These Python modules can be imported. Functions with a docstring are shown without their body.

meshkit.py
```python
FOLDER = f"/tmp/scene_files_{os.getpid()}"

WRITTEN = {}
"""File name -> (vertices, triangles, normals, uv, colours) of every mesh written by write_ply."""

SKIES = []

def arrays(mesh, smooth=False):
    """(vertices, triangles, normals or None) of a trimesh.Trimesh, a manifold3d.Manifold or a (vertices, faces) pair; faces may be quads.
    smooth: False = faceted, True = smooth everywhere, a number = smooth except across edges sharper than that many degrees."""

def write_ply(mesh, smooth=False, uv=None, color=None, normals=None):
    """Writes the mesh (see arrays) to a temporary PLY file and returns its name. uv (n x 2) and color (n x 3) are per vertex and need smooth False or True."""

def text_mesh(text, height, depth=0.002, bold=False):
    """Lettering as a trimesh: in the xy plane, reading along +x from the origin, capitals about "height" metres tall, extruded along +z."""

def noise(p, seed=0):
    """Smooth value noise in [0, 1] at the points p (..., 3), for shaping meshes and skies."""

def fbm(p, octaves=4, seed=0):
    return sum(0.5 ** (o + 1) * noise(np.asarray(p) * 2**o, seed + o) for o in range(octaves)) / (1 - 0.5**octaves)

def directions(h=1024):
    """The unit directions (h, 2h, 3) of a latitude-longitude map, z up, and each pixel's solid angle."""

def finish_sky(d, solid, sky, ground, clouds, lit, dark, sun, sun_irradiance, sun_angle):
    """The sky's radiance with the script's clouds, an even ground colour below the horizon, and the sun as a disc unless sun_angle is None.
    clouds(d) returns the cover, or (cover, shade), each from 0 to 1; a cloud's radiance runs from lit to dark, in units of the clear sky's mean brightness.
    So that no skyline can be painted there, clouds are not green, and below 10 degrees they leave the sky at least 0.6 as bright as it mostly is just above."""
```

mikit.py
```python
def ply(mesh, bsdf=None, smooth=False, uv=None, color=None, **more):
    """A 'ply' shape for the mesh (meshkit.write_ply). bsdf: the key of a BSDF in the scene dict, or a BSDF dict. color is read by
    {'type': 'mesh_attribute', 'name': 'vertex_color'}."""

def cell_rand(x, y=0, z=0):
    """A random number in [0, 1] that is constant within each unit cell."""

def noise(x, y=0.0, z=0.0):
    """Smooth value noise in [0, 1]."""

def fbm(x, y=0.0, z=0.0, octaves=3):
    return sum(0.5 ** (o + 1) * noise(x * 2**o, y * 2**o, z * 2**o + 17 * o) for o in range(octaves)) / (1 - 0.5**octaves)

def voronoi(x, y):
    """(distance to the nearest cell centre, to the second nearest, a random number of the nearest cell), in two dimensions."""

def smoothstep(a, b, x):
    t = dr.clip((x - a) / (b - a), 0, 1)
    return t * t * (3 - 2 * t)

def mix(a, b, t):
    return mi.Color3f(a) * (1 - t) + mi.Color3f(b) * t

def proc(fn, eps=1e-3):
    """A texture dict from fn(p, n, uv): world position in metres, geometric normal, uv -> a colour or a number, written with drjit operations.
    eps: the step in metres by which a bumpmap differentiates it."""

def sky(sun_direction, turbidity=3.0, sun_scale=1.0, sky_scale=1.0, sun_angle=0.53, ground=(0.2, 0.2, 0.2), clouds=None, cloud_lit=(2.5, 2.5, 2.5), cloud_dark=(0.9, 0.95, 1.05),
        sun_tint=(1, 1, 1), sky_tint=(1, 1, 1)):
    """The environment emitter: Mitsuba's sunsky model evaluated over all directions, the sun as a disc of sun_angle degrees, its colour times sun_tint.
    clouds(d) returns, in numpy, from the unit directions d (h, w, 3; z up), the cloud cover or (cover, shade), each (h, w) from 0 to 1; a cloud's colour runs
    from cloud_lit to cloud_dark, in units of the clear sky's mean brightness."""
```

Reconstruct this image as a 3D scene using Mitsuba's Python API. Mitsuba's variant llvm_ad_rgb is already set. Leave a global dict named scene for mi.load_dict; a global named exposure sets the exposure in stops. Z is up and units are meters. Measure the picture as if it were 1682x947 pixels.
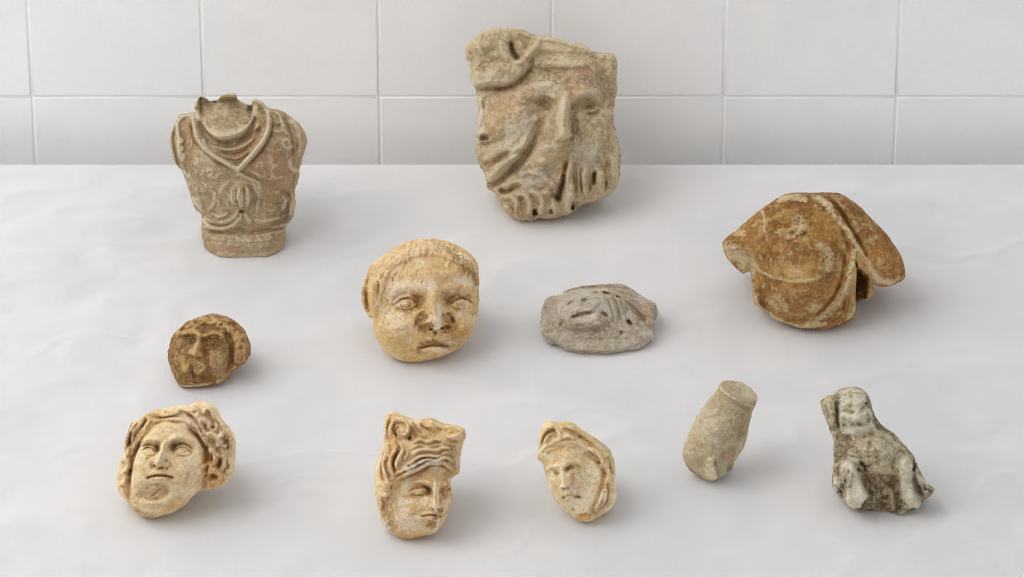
import math
import numpy as np, mitsuba as mi, drjit as dr, mikit, meshkit
from scipy.spatial import cKDTree
from scipy.ndimage import gaussian_filter
from scipy.sparse import coo_matrix
from scipy.sparse.csgraph import connected_components

# ------------------------------------------------------------------ camera, lights, exposure
T4 = mi.ScalarTransform4f
PW, PH = 1682.0, 947.0                 # the picture's proportions
PITCH = math.radians(30.0)             # camera looks down by this much
FPX = 8370.0                           # focal length in picture widths of 1682
SCALE = 0.15 / 284.0                   # metres per picture unit at the table's middle
DIST = FPX * SCALE
CT, ST = math.cos(PITCH), math.sin(PITCH)
RIGHT = np.array([1.0, 0, 0]); UPV = np.array([0, ST, CT]); TOW = np.array([0, -CT, ST])
CAM = TOW * DIST
exposure = 0.0

scene = {
    'camera': {'type': 'perspective', 'fov_axis': 'x', 'fov': 2 * math.degrees(math.atan(PW / 2 / FPX)),
               'near_clip': 0.1, 'far_clip': 60.0,
               'to_world': T4().look_at(origin=CAM.tolist(), target=[0, 0, 0], up=[0, 0, 1])},
    # light of the pale room all round, and the tall window on the left
    'room_light': {'type': 'constant', 'radiance': {'type': 'rgb', 'value': [0.60, 0.60, 0.602]}},
    'window_light': {'type': 'rectangle',
                     'to_world': T4().look_at(origin=[-1.20, -0.62, 1.72], target=[0.0, 0.12, 0.0], up=[0, 1, 0]) @ T4().scale([0.88, 0.88, 1]),
                     'emitter': {'type': 'area', 'radiance': {'type': 'rgb', 'value': [3.2, 3.19, 3.17]}}},
}
labels = {'window_light': {'label': 'tall bright window pane on the left, outside the picture', 'category': 'window', 'kind': 'structure'}}
BUILD = None                            # None = every fragment

# ------------------------------------------------------------------ helpers
def ray(px, py):
    d = RIGHT * (px - PW / 2) - UPV * (py - PH / 2) - TOW * FPX
    return d / np.linalg.norm(d)

def on_table(px, py, z=0.0):
    d = ray(px, py)
    return CAM + d * ((z - CAM[2]) / d[2])

def depth_of(p):
    return float((CAM - p) @ TOW)

def spline(pts, step):
    """Catmull-Rom through the points, sampled about every step; pts may carry more columns."""
    p = np.asarray(pts, float)
    if len(p) == 2:
        n = max(2, int(np.linalg.norm(p[1, :2] - p[0, :2]) / step) + 1)
        return p[0] + (p[1] - p[0]) * np.linspace(0, 1, n)[:, None]
    q = np.vstack([2 * p[0] - p[1], p, 2 * p[-1] - p[-2]])
    out = []
    for i in range(1, len(q) - 2):
        n = max(2, int(np.linalg.norm(q[i + 1, :2] - q[i, :2]) / step) + 1)
        t = np.linspace(0, 1, n, endpoint=False)[:, None]
        a, b, c, d = q[i - 1], q[i], q[i + 1], q[i + 2]
        out.append(0.5 * (2 * b + (c - a) * t + (2 * a - 5 * b + 4 * c - d) * t * t + (3 * b - a - 3 * c + d) * t ** 3))
    out.append(p[-1:])
    return np.vstack(out)

def closed_spline(pts, step):
    p = np.asarray(pts, float)
    full = spline(np.vstack([p[-2:], p, p[:2]]), step)
    # keep the span from p[0] round to p[0] again
    i0 = np.argmin(np.linalg.norm(full[:len(full) // 2] - p[0], axis=1))
    j0 = len(full) // 2 + np.argmin(np.linalg.norm(full[len(full) // 2:] - p[0], axis=1))
    return full[i0:j0]

def in_poly(x, y, poly):
    p = np.asarray(poly, float); inside = np.zeros(np.shape(x), bool)
    for (x0, y0), (x1, y1) in zip(p, np.roll(p, -1, 0)):
        if y0 != y1:
            inside ^= ((y0 > y) != (y1 > y)) & (x < (x1 - x0) * (y - y0) / (y1 - y0) + x0)
    return inside

def sstep(a, b, x):
    t = np.clip((x - a) / (b - a), 0, 1)
    return t * t * (3 - 2 * t)

PROF = {'smooth': lambda t: np.clip(1 - t * t, 0, 1) ** 2,
        'round': lambda t: 0.5 * np.clip(1 - t * t, 0, 1) + 0.5 * np.clip(1 - t * t, 0, 1) ** 1.5,
        'tent': lambda t: np.clip(1 - t, 0, 1),
        'flat': lambda t: 1 - sstep(0.62, 1.0, t)}

def surface_nets(F, o, c):
    """Vertices and triangles of the zero surface of F (negative inside) on a grid with origin o and step c."""
    nx, ny, nz = F.shape
    neg = F < 0
    s = np.zeros((nx - 1, ny - 1, nz - 1), np.uint8)
    for i, j, k in np.ndindex(2, 2, 2):
        s += neg[i:nx - 1 + i, j:ny - 1 + j, k:nz - 1 + k]
    act = np.argwhere((s > 0) & (s < 8))
    ids = np.full(s.shape, -1, np.int32)
    ids[tuple(act.T)] = np.arange(len(act))
    corner = {(i, j, k): F[act[:, 0] + i, act[:, 1] + j, act[:, 2] + k] for i, j, k in np.ndindex(2, 2, 2)}
    tot, cnt = np.zeros((len(act), 3)), np.zeros(len(act))
    for ax in range(3):
        for a, b in np.ndindex(2, 2):
            e0 = [a, b]; e0.insert(ax, 0); e1 = [a, b]; e1.insert(ax, 1)
            f0, f1 = corner[tuple(e0)], corner[tuple(e1)]
            m = (f0 < 0) != (f1 < 0)
            t = np.where(m, f0 / np.where(m, f0 - f1, 1), 0)
            pos = np.array(e0, float)[None] + t[:, None] * (np.array(e1) - np.array(e0))[None]
            tot += np.where(m[:, None], pos, 0); cnt += m
    v = (act + tot / cnt[:, None]) * c + np.asarray(o)
    quads = []
    for ax in range(3):
        u, w = [(1, 2), (2, 0), (0, 1)][ax]
        sl0 = [slice(1, n - 1) for n in F.shape]; sl1 = list(sl0)
        sl0[ax] = slice(0, F.shape[ax] - 1); sl1[ax] = slice(1, F.shape[ax])
        a0, a1 = neg[tuple(sl0)], neg[tuple(sl1)]
        e = np.argwhere(a0 != a1)
        fl = a0[tuple(e.T)]
        g = e.copy(); g[:, u] += 1; g[:, w] += 1
        def at(du, dw):
            h = g.copy(); h[:, u] += du; h[:, w] += dw
            return ids[tuple(h.T)]
        q = np.stack([at(-1, -1), at(0, -1), at(0, 0), at(-1, 0)], 1)
        q[~fl] = q[~fl][:, ::-1]
        quads.append(q)
    q = np.vstack(quads)
    return v, np.vstack([q[:, [0, 1, 2]], q[:, [0, 2, 3]]])

def vertex_normals(v, f):
    n = np.zeros_like(v); fn = np.cross(v[f[:, 1]] - v[f[:, 0]], v[f[:, 2]] - v[f[:, 0]])
    for k in range(3):
        for j in range(3):
            n[:, j] += np.bincount(f[:, k], fn[:, j], len(v))
    return n / np.maximum(np.linalg.norm(n, axis=1, keepdims=True), 1e-20)

def lin(c):
    """A surface colour as named in sRGB 0-255 -> reflectance."""
    c = np.asarray(c, float) / 255
    return np.where(c < 0.04045, c / 12.92, ((c + 0.055) / 1.055) ** 2.4)

class Sculpt:
    """A carved fragment. Its own frame: x to the right, y down, w out of its front face; one unit is zs picture units."""
    def __init__(s, name, frame, outline, contact, T, B, R, slope=(0, 0), wc=0.0, cell=1.2, edge=(3.0, 30.0), seed=1):
        s.name, s.seed = name, seed
        s.ox, s.oy, s.zs = frame
        s.c = cell * 1.05 / s.zs
        s.contact, s.wc, s.T, s.B, s.R, s.slope = contact, wc, T, B, R, slope
        p = closed_spline(outline, 6.0)
        lo, hi = p.min(0) - 4 * s.c, p.max(0) + 4 * s.c
        s.xs = np.arange(lo[0], hi[0], s.c); s.ys = np.arange(lo[1], hi[1], s.c)
        s.X, s.Y = np.meshgrid(s.xs, s.ys, indexing='ij')
        q = np.stack([s.X.ravel(), s.Y.ravel()], 1)
        d = cKDTree(spline(np.vstack([p, p[:1]]), 2.0)).query(q)[0].reshape(s.X.shape)
        s.d = np.where(in_poly(s.X, s.Y, p), d, -d)
        a, f = edge
        if a:
            s.d = s.d + a * 2 * (meshkit.fbm(np.stack([s.X / f, s.Y / f, 0 * s.X], -1), 3, seed) - 0.5)
        s.D = np.zeros_like(s.X); s.L = None
        s.Tm = np.full_like(s.X, float(T)); s.cuts = []
        s.wear = None; s.grit = ((120, 86, 48), (236, 222, 196), 0.35)
        s.paint = []; s.rng = np.random.default_rng(seed)
        s.n1, s.n2, s.gain = 0.6, 0.32, 1.3
    # -- brushes on the relief
    def _put(s, m, val):
        if s.L is not None:
            s.L[m] = np.maximum(s.L[m], val) if s.Lsign > 0 else np.minimum(s.L[m], val)
        else:
            s.D[m] += val
    def layer(s, sign=1):
        s.L = np.zeros_like(s.D); s.Lsign = sign
    def end(s, blur=0):
        worn = meshkit.fbm(np.stack([s.X * s.zs / 13, s.Y * s.zs / 13, 0 * s.X + 7.7], -1), 3, s.seed + 31)
        s.D += gaussian_filter(s.L, 1.1 / (s.c * s.zs)) * np.clip(0.30 + 1.35 * worn, 0.35, 1.15); s.L = None
    def bump(s, x, y, rx, ry, h, ang=0.0, prof='smooth'):
        a = math.radians(ang); ca, sa = math.cos(a), math.sin(a)
        r = max(rx, ry)
        i0, i1 = np.searchsorted(s.xs, [x - r, x + r]); j0, j1 = np.searchsorted(s.ys, [y - r, y + r])
        if i0 >= i1 or j0 >= j1: return
        X, Y = s.X[i0:i1, j0:j1] - x, s.Y[i0:i1, j0:j1] - y
        t = np.hypot((X * ca + Y * sa) / rx, (-X * sa + Y * ca) / ry)
        s._put((slice(i0, i1), slice(j0, j1)), h * PROF[prof](np.minimum(t, 1)))
    def line(s, pts, r, h, prof='smooth', taper=True, straight=False):
        pts = np.asarray(pts, float)
        n = len(pts)
        rr = np.interp(np.linspace(0, 1, n), np.linspace(0, 1, np.size(r)), np.ravel(r)) if np.size(r) > 1 else np.full(n, float(r))
        hh = np.interp(np.linspace(0, 1, n), np.linspace(0, 1, np.size(h)), np.ravel(h)) if np.size(h) > 1 else np.full(n, float(h))
        cols = np.column_stack([pts, rr, hh])
        if straight:
            q = np.vstack([spline(cols[i:i + 2], s.c * 0.7) for i in range(n - 1)])
        else:
            q = spline(cols, s.c * 0.7)
        if taper:
            t = np.linspace(0, 1, len(q)); e = np.clip(np.minimum(t, 1 - t) * 6, 0, 1)
            q[:, 3] *= 0.15 + 0.85 * np.sqrt(e); q[:, 2] *= 0.6 + 0.4 * np.sqrt(e)
        R = q[:, 2].max()
        i0, i1 = np.searchsorted(s.xs, [q[:, 0].min() - R, q[:, 0].max() + R]); j0, j1 = np.searchsorted(s.ys, [q[:, 1].min() - R, q[:, 1].max() + R])
        if i0 >= i1 or j0 >= j1: return
        X, Y = s.X[i0:i1, j0:j1], s.Y[i0:i1, j0:j1]
        d, k = cKDTree(q[:, :2]).query(np.stack([X.ravel(), Y.ravel()], 1))
        val = q[k, 3] * PROF[prof](np.minimum(d / np.maximum(q[k, 2], 1e-6), 1))
        s._put((slice(i0, i1), slice(j0, j1)), val.reshape(X.shape))
    def area(s, poly, h, soft=20.0, smooth=True):
        """Raise (or sink) a whole region with a soft border."""
        p = closed_spline(poly, 5.0) if smooth else np.vstack([spline(np.array([a, b], float), 4.0) for a, b in zip(poly, list(poly[1:]) + [poly[0]])])
        d = s.inside(p, soft)
        s._put((slice(None), slice(None)), h * sstep(-soft / 2, soft / 2, d))
        return d
    def inside(s, p, pad):
        i0, i1 = np.searchsorted(s.xs, [p[:, 0].min() - pad, p[:, 0].max() + pad]); j0, j1 = np.searchsorted(s.ys, [p[:, 1].min() - pad, p[:, 1].max() + pad])
        X, Y = s.X[i0:i1, j0:j1], s.Y[i0:i1, j0:j1]
        e = cKDTree(p).query(np.stack([X.ravel(), Y.ravel()], 1))[0].reshape(X.shape)
        d = np.full_like(s.X, -1e4); d[i0:i1, j0:j1] = np.where(in_poly(X, Y, p), e, -e)
        return d
    def rough(s, amp, f, octaves=3, poly=None, soft=30.0, ridged=False, seed=0):
        n = meshkit.fbm(np.stack([s.X / f, s.Y / f, 0 * s.X + 3.3], -1), octaves, s.seed * 7 + seed)
        v = (1 - 2 * np.abs(2 * n - 1)) if ridged else 2 * n - 1
        if poly is not None:
            v = v * sstep(-soft / 2, soft / 2, s.inside(closed_spline(poly, 5.0), soft))
        s.D += amp * v
    def curl(s, x, y, r, turns=1.5, a0=0.0, way=1, rr=8.0, h=14.0):
        t = np.linspace(0, 1, max(8, int(turns * 12)))
        a = math.radians(a0) + way * t * turns * 2 * math.pi
        rad = r * (1 - 0.85 * t)
        s.line(np.column_stack([x + rad * np.cos(a), y + rad * np.sin(a)]), [rr, rr * 0.6], h, 'round', taper=False)
    def strands(s, a, b, n, r, h, wave=0.0, freq=2.0, jit=0.0, prof='round'):
        """n locks running between two guide lines a and b."""
        A, Bq = spline(a, 4.0), spline(b, 4.0)
        A = A[np.linspace(0, len(A) - 1, 24).astype(int)]; Bq = Bq[np.linspace(0, len(Bq) - 1, 24).astype(int)]
        for i in range(n):
            t = (i + 0.5) / n + s.rng.uniform(-0.25, 0.25) / n
            p = A * (1 - t) + Bq * t
            if wave:
                u = np.linspace(0, 1, 24); dirn = (Bq - A) / np.maximum(np.linalg.norm(Bq - A, axis=1, keepdims=True), 1e-6)
                p = p + dirn * (wave * np.sin(u * freq * 2 * math.pi + s.rng.uniform(0, 0.8)))[:, None]
            if jit: p = p + s.rng.normal(0, jit, 2)
            k0, k1 = s.rng.integers(0, 4), 24 - s.rng.integers(0, 4)
            s.line(p[k0:k1], r * s.rng.uniform(0.8, 1.2), h * s.rng.uniform(0.75, 1.2), prof)
    # -- a face from its landmarks
    def face(s, eyes, nose, mouth=None, brows=(), E=None, k=1.0, eye_k=1.0, nose_k=1.0, lip_k=1.0, nostril=1.0):
        (nt, tip, W) = nose
        nt, tip = np.array(nt, float), np.array(tip, float)
        dn = (tip - nt) / np.linalg.norm(tip - nt); rt = np.array([-dn[1], dn[0]]); rt = rt if rt[0] > 0 else -rt
        ang = math.degrees(math.atan2(rt[1], rt[0]))
        for b in brows:
            s.line(b['p'], b.get('r', 0.16 * E), b.get('h', 0.07 * E) * k)
        for e in eyes:
            c, hw = np.array(e['c'], float), e['hw']; o = e.get('open', 0.62) * hw
            er = e.get('ang', ang); ra = np.array([math.cos(math.radians(er)), math.sin(math.radians(er))]); da = np.array([-ra[1], ra[0]])
            q = k * eye_k
            s.bump(*(c - da * 0.25 * hw), 1.7 * hw, 1.25 * hw, -0.46 * hw * q, er)
            inn = np.array(e['in'], float)
            s.bump(*inn, 0.75 * hw, 0.85 * hw, -0.50 * hw * q, er)
            s.bump(*c, 1.02 * hw, o * 1.08, 0.42 * hw * q, er, 'round')
            up = [c - ra * hw * 1.02, c - ra * hw * 0.5 - da * o * 0.85, c - da * o * 1.05, c + ra * hw * 0.5 - da * o * 0.85, c + ra * hw * 1.02]
            lo = [c - ra * hw * 1.0, c - ra * hw * 0.5 + da * o * 0.7, c + da * o * 0.85, c + ra * hw * 0.5 + da * o * 0.7, c + ra * hw * 1.0]
            s.line(up, 0.17 * hw, 0.24 * hw * q)
            s.line([p - da * 0.26 * hw for p in up], 0.12 * hw, -0.13 * hw * q)
            s.line([p + da * 0.20 * hw for p in up], 0.10 * hw, -0.12 * hw * q)
            s.line(lo, 0.13 * hw, 0.14 * hw * q)
            if e.get('iris'):
                t = np.linspace(0, 2 * math.pi, 14); q = q * e['iris']
                s.line(np.column_stack([c[0] + 0.40 * hw * np.cos(t), c[1] + 0.40 * hw * np.sin(t)]), 0.11 * hw, -0.17 * hw * q, taper=False)
                s.bump(*c, 0.18 * hw, 0.18 * hw, -0.05 * hw * q); q = k * eye_k
        q = k * nose_k * E
        L = np.linalg.norm(tip - nt)
        s.line([nt - dn * 0.1 * L, nt + dn * 0.3 * L, nt + dn * 0.7 * L, tip - dn * 0.05 * L], [0.45 * W, 0.5 * W, 0.55 * W, 0.62 * W], [0.03 * q, 0.10 * q, 0.16 * q, 0.20 * q], taper=False)
        s.line([nt, nt + dn * 0.5 * L, tip], [0.22 * W, 0.24 * W, 0.3 * W], [0.03 * q, 0.05 * q, 0.06 * q], taper=False)
        s.bump(*tip, 0.5 * W, 0.42 * W, 0.09 * q, ang)
        for sg in (-1, 1):
            wv = tip + rt * sg * 0.62 * W - dn * 0.02 * W
            s.bump(*wv, 0.36 * W, 0.34 * W, 0.10 * q, ang, 'round')
            s.bump(*(tip + rt * sg * 0.34 * W + dn * 0.36 * W), 0.20 * W, 0.14 * W, -0.12 * q * nostril, ang)
            s.line([tip + rt * sg * 1.0 * W - dn * 0.35 * W, tip + rt * sg * 1.12 * W + dn * 0.1 * W], 0.2 * W, -0.05 * q)
        if mouth:
            l, c, r = (np.array(p, float) for p in mouth[:3]); M = np.linalg.norm(r - l)
            q = k * lip_k * M
            ul = [l, l * 0.5 + c * 0.5 - dn * 0.03 * M, c, r * 0.5 + c * 0.5 - dn * 0.03 * M, r]
            mv = lambda pts, a, f=1.0: [c + (p - c) * f + dn * a * M for p in pts]
            s.line(mv(ul, -0.10, 0.92), 0.13 * M, 0.11 * q)
            s.line(mv(ul, 0.14, 0.72), 0.15 * M, 0.13 * q)
            s.line(ul, 0.06 * M, -0.13 * q)
            for p in (l, r): s.bump(*p, 0.13 * M, 0.12 * M, -0.08 * q)
            s.line(mv(ul, 0.36, 0.6), 0.13 * M, -0.07 * q)
            s.line([tip + dn * 0.5 * W, c - dn * 0.16 * M], 0.09 * M, -0.04 * q)
    # -- stains, deposits, bare patches and painted recess shade, all broken up by grain
    def stain(s, pts, r, color, cover=0.6, grain=9.0, sharp=0.30, seed=None):
        s.paint.append((np.asarray(pts, float), r, lin(color), cover - 0.04, grain * 0.5, sharp, len(s.paint) * 13 + s.seed if seed is None else seed))
    def front(s, x, y):
        i = np.clip(np.searchsorted(s.xs, x), 0, len(s.xs) - 1); j = np.clip(np.searchsorted(s.ys, y), 0, len(s.ys) - 1)
        return s.H[i, j]
    def build(s, base, mottles, parts, label, category, back=0, bsdf='stone'):
        x0, y0 = s.contact; s.D *= s.gain
        m = s.slope[0] * (s.X - x0) - s.slope[1] * (s.Y - y0) + s.D
        q = np.clip(1 - s.d / s.R, 0, None)
        s.H = m + s.Tm * np.sqrt(np.clip(1 - q * q, 0, 1))
        inside = s.d > -s.c
        tilt = CT / ST
        plane = (s.Y - y0) * tilt + s.wc - 1.0 / s.zs       # w of the table below each column
        lowb = np.maximum(m - s.B, plane)
        wlo, whi = lowb[inside].min() - 3 * s.c, s.H[inside].max() + 4 * s.c
        ws = np.arange(wlo, whi, s.c)
        s.cutn = 15 * (meshkit.fbm(np.stack([s.X / 40, s.Y / 40, 0 * s.X], -1), 3, s.seed + 3) - 0.5)
        F = np.empty(s.X.shape + (len(ws),), np.float32)
        sc = np.minimum(s.R, s.Tm)
        q2 = q * q
        for k, w in enumerate(ws):
            e = w - m
            t = np.where(e > 0, e / s.Tm, e / s.B)
            body = (np.sqrt(q2 + t * t) - 1) * sc
            for (cx, cy, cw), (nx, ny, nw) in s.cuts:       # clean breaks
                body = np.maximum(body, (s.X - cx) * nx + (s.Y - cy) * ny + (w - cw) * nw + s.cutn)
            F[..., k] = np.maximum(body, (plane - w) * ST)
        v, f = surface_nets(F, (s.xs[0], s.ys[0], ws[0]), s.c)
        del F
        # one connected body
        # to a right-handed frame in metres
        nz = vertex_normals(v * [1, -1, 1], f) * [1, -1, 1]
        P = v * s.zs
        lift = (v[:, 2] - ((v[:, 1] - y0) * tilt + s.wc - 1.0 / s.zs)) * s.zs
        amt = sstep(0.5, 4.0, lift)
        disp = s.n1 * 2 * (meshkit.fbm(P / 7.0, 3, s.seed + 5) - 0.5) + s.n2 * 2 * (meshkit.fbm(P / 2.6, 2, s.seed + 9) - 0.5)
        pit = meshkit.fbm(P / 3.4, 2, s.seed + 21) * 1.12
        disp -= 0.7 * sstep(0.84, 0.96, pit)
        v2 = v + nz * (disp * amt / s.zs)[:, None]
        col = np.tile(lin(base), (len(v), 1))
        for color, f0, thr, soft, amount in mottles:
            n = meshkit.fbm(P / f0, 4, s.seed * 3 + int(f0 * 10))
            a = amount * sstep(thr - soft, thr + soft, n)
            col = col * (1 - a[:, None]) + lin(color) * a[:, None]
        for pts, r, color, cover, grain, sharp, sd in s.paint:
            ps = spline(pts, r * 0.4) if len(pts) > 1 else pts
            w = s.front(ps[:, 0], ps[:, 1])
            d = cKDTree(np.column_stack([ps, w * 0.5])).query(v * [1, 1, 0.5])[0]
            near = d < r * 1.6
            n = meshkit.fbm(P[near] / grain, 4, sd)
            g = (1 - d[near] / r) * 0.62 - 0.08 + (n - 0.5) * 2.3 + (cover - 0.5) * 0.9
            a = sstep(-sharp, sharp, g) * sstep(r * 1.6, r * 1.1, d[near]) * min(0.85, cover + 0.15)
            col[near] = col[near] * (1 - a[:, None]) + color * a[:, None]
        # grit in the pits, chalky grain on the skin of the stone
        dark, chalk = lin(s.grit[0]), lin(s.grit[1])
        a = 0.45 * sstep(0.80, 0.92, pit); col = col * (1 - a[:, None]) + dark * a[:, None]
        a = s.grit[2] * sstep(0.54, 0.68, meshkit.fbm(P / 3.4, 3, s.seed + 41)); col = col * (1 - a[:, None]) + chalk * a[:, None]
        # chalky worn crests, ragged and patchy; the pale tone also paints edge highlights
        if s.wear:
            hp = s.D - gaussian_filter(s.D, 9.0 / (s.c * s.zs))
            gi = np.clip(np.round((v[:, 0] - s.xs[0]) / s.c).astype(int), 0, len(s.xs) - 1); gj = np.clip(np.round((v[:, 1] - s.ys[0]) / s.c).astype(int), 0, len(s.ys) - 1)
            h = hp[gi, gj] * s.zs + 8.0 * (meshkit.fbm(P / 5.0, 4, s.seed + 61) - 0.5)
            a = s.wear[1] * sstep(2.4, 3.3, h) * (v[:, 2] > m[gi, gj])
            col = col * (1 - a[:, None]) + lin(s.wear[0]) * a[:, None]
        fine = meshkit.fbm(P / 1.9, 2, s.seed + 77)
        col = np.clip(col * (0.68 + 0.48 * fine)[:, None], 0.02, 0.85)
        # world
        P0 = on_table(s.ox + x0 * s.zs, s.oy + y0 * s.zs)
        S = depth_of(P0) / FPX * s.zs
        loc = np.stack([v2[:, 0] - x0, -(v2[:, 1] - y0), v2[:, 2] - s.wc], 1) * S
        W = P0 + loc @ np.stack([RIGHT, UPV, TOW])
        g = f[:, ::-1] if np.einsum('ij,ij->i', W, vertex_normals(W, f)).sum() - np.einsum('ij,ij->i', np.tile(W.mean(0), (len(W), 1)), vertex_normals(W, f)).sum() < 0 else f
        N = vertex_normals(W, g)
        cen = v[g].mean(1)
        tag = np.zeros(len(g), int)
        names = list(parts)
        for i, nm in enumerate(names):
            if i == 0 or parts[nm] is None: continue
            for poly in (parts[nm] if isinstance(parts[nm][0], list) else [parts[nm]]):
                tag[in_poly(cen[:, 0], cen[:, 1], closed_spline(poly, 5.0))] = i
        gi = np.clip(np.searchsorted(s.xs, cen[:, 0]), 0, len(s.xs) - 1); gj = np.clip(np.searchsorted(s.ys, cen[:, 1]), 0, len(s.ys) - 1)
        tag[cen[:, 2] < m[gi, gj] - 0.12 * s.T] = back
        for rep in range(2):                # a part is one connected patch; loose scraps join the patch round them
            e = np.sort(np.vstack([g[:, [0, 1]], g[:, [1, 2]], g[:, [2, 0]]]), 1); owner = np.tile(np.arange(len(g)), 3)
            o = np.lexsort((e[:, 1], e[:, 0])); e, owner = e[o], owner[o]
            same = np.all(e[1:] == e[:-1], 1); a, b = owner[:-1][same], owner[1:][same]
            k = tag[a] == tag[b]
            nc, comp = connected_components(coo_matrix((np.ones(k.sum()), (a[k], b[k])), (len(g), len(g))), directed=False)
            size = np.bincount(comp, minlength=nc)
            best = np.zeros(len(names), int)
            for i in range(len(names)):
                if (tag == i).any(): best[i] = comp[tag == i][np.argmax(size[comp[tag == i]])]
            loose = comp != best[tag]
            for sa, sb in ((a, b), (b, a)):
                w = loose[sa] & (tag[sa] != tag[sb])
                to = np.full(nc, -1); to[comp[sa[w]]] = tag[sb[w]]
                mv = loose & (to[comp] >= 0)
                tag[mv] = to[comp[mv]]; loose &= ~mv
        labels[s.name] = {'label': label, 'category': category}
        for i, nm in enumerate(names):
            fi = g[tag == i]
            if len(fi) == 0: continue
            used, inv = np.unique(fi, return_inverse=True)
            path = meshkit.write_ply((W[used], inv.reshape(-1, 3)), False, None, col[used], normals=N[used])
            key = s.name + '__' + nm if len(names) > 1 else s.name
            scene[key] = {'type': 'ply', 'filename': path, 'face_normals': False, 'bsdf': {'type': 'ref', 'id': bsdf}}

# ------------------------------------------------------------------ materials of the setting
def cloth_weave(p, n, uv):
    slub = mikit.noise(p.x * 26, p.y * 700, 4.0) + mikit.noise(p.x * 620, p.y * 30, 9.0)
    return slub * 0.5 + mikit.fbm(p.x * 420, p.y * 420, p.z * 420) * 1.2

def cloth_tone(p, n, uv):
    big = mikit.fbm(p.x * 9.0, p.y * 9.0, p.z * 9.0, octaves=4)
    thread = mikit.noise(p.x * 30, p.y * 900, 4.0) * 0.5 + mikit.noise(p.x * 800, p.y * 30, 9.0) * 0.5
    c = mikit.mix([0.645, 0.645, 0.656], [0.682, 0.675, 0.677], mikit.smoothstep(0.40, 0.60, big))
    return c * (0.985 + 0.03 * thread)

def tile_tone(p, n, uv):
    g = mikit.fbm(p.x * 13, p.y * 13, p.z * 13, octaves=4)
    return mikit.mix([0.88, 0.878, 0.88], [0.91, 0.905, 0.895], mikit.smoothstep(0.38, 0.62, g)) * (0.985 + 0.03 * mikit.noise(p.x * 500, p.z * 500))

def tile_wave(p, n, uv):
    return mikit.fbm(p.x * 16, p.z * 16, 2.0, octaves=3)

def grout_tone(p, n, uv):
    return mikit.mix([0.80, 0.798, 0.795], [0.88, 0.877, 0.87], mikit.fbm(p.x * 120, p.z * 120, p.y * 120))

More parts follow.
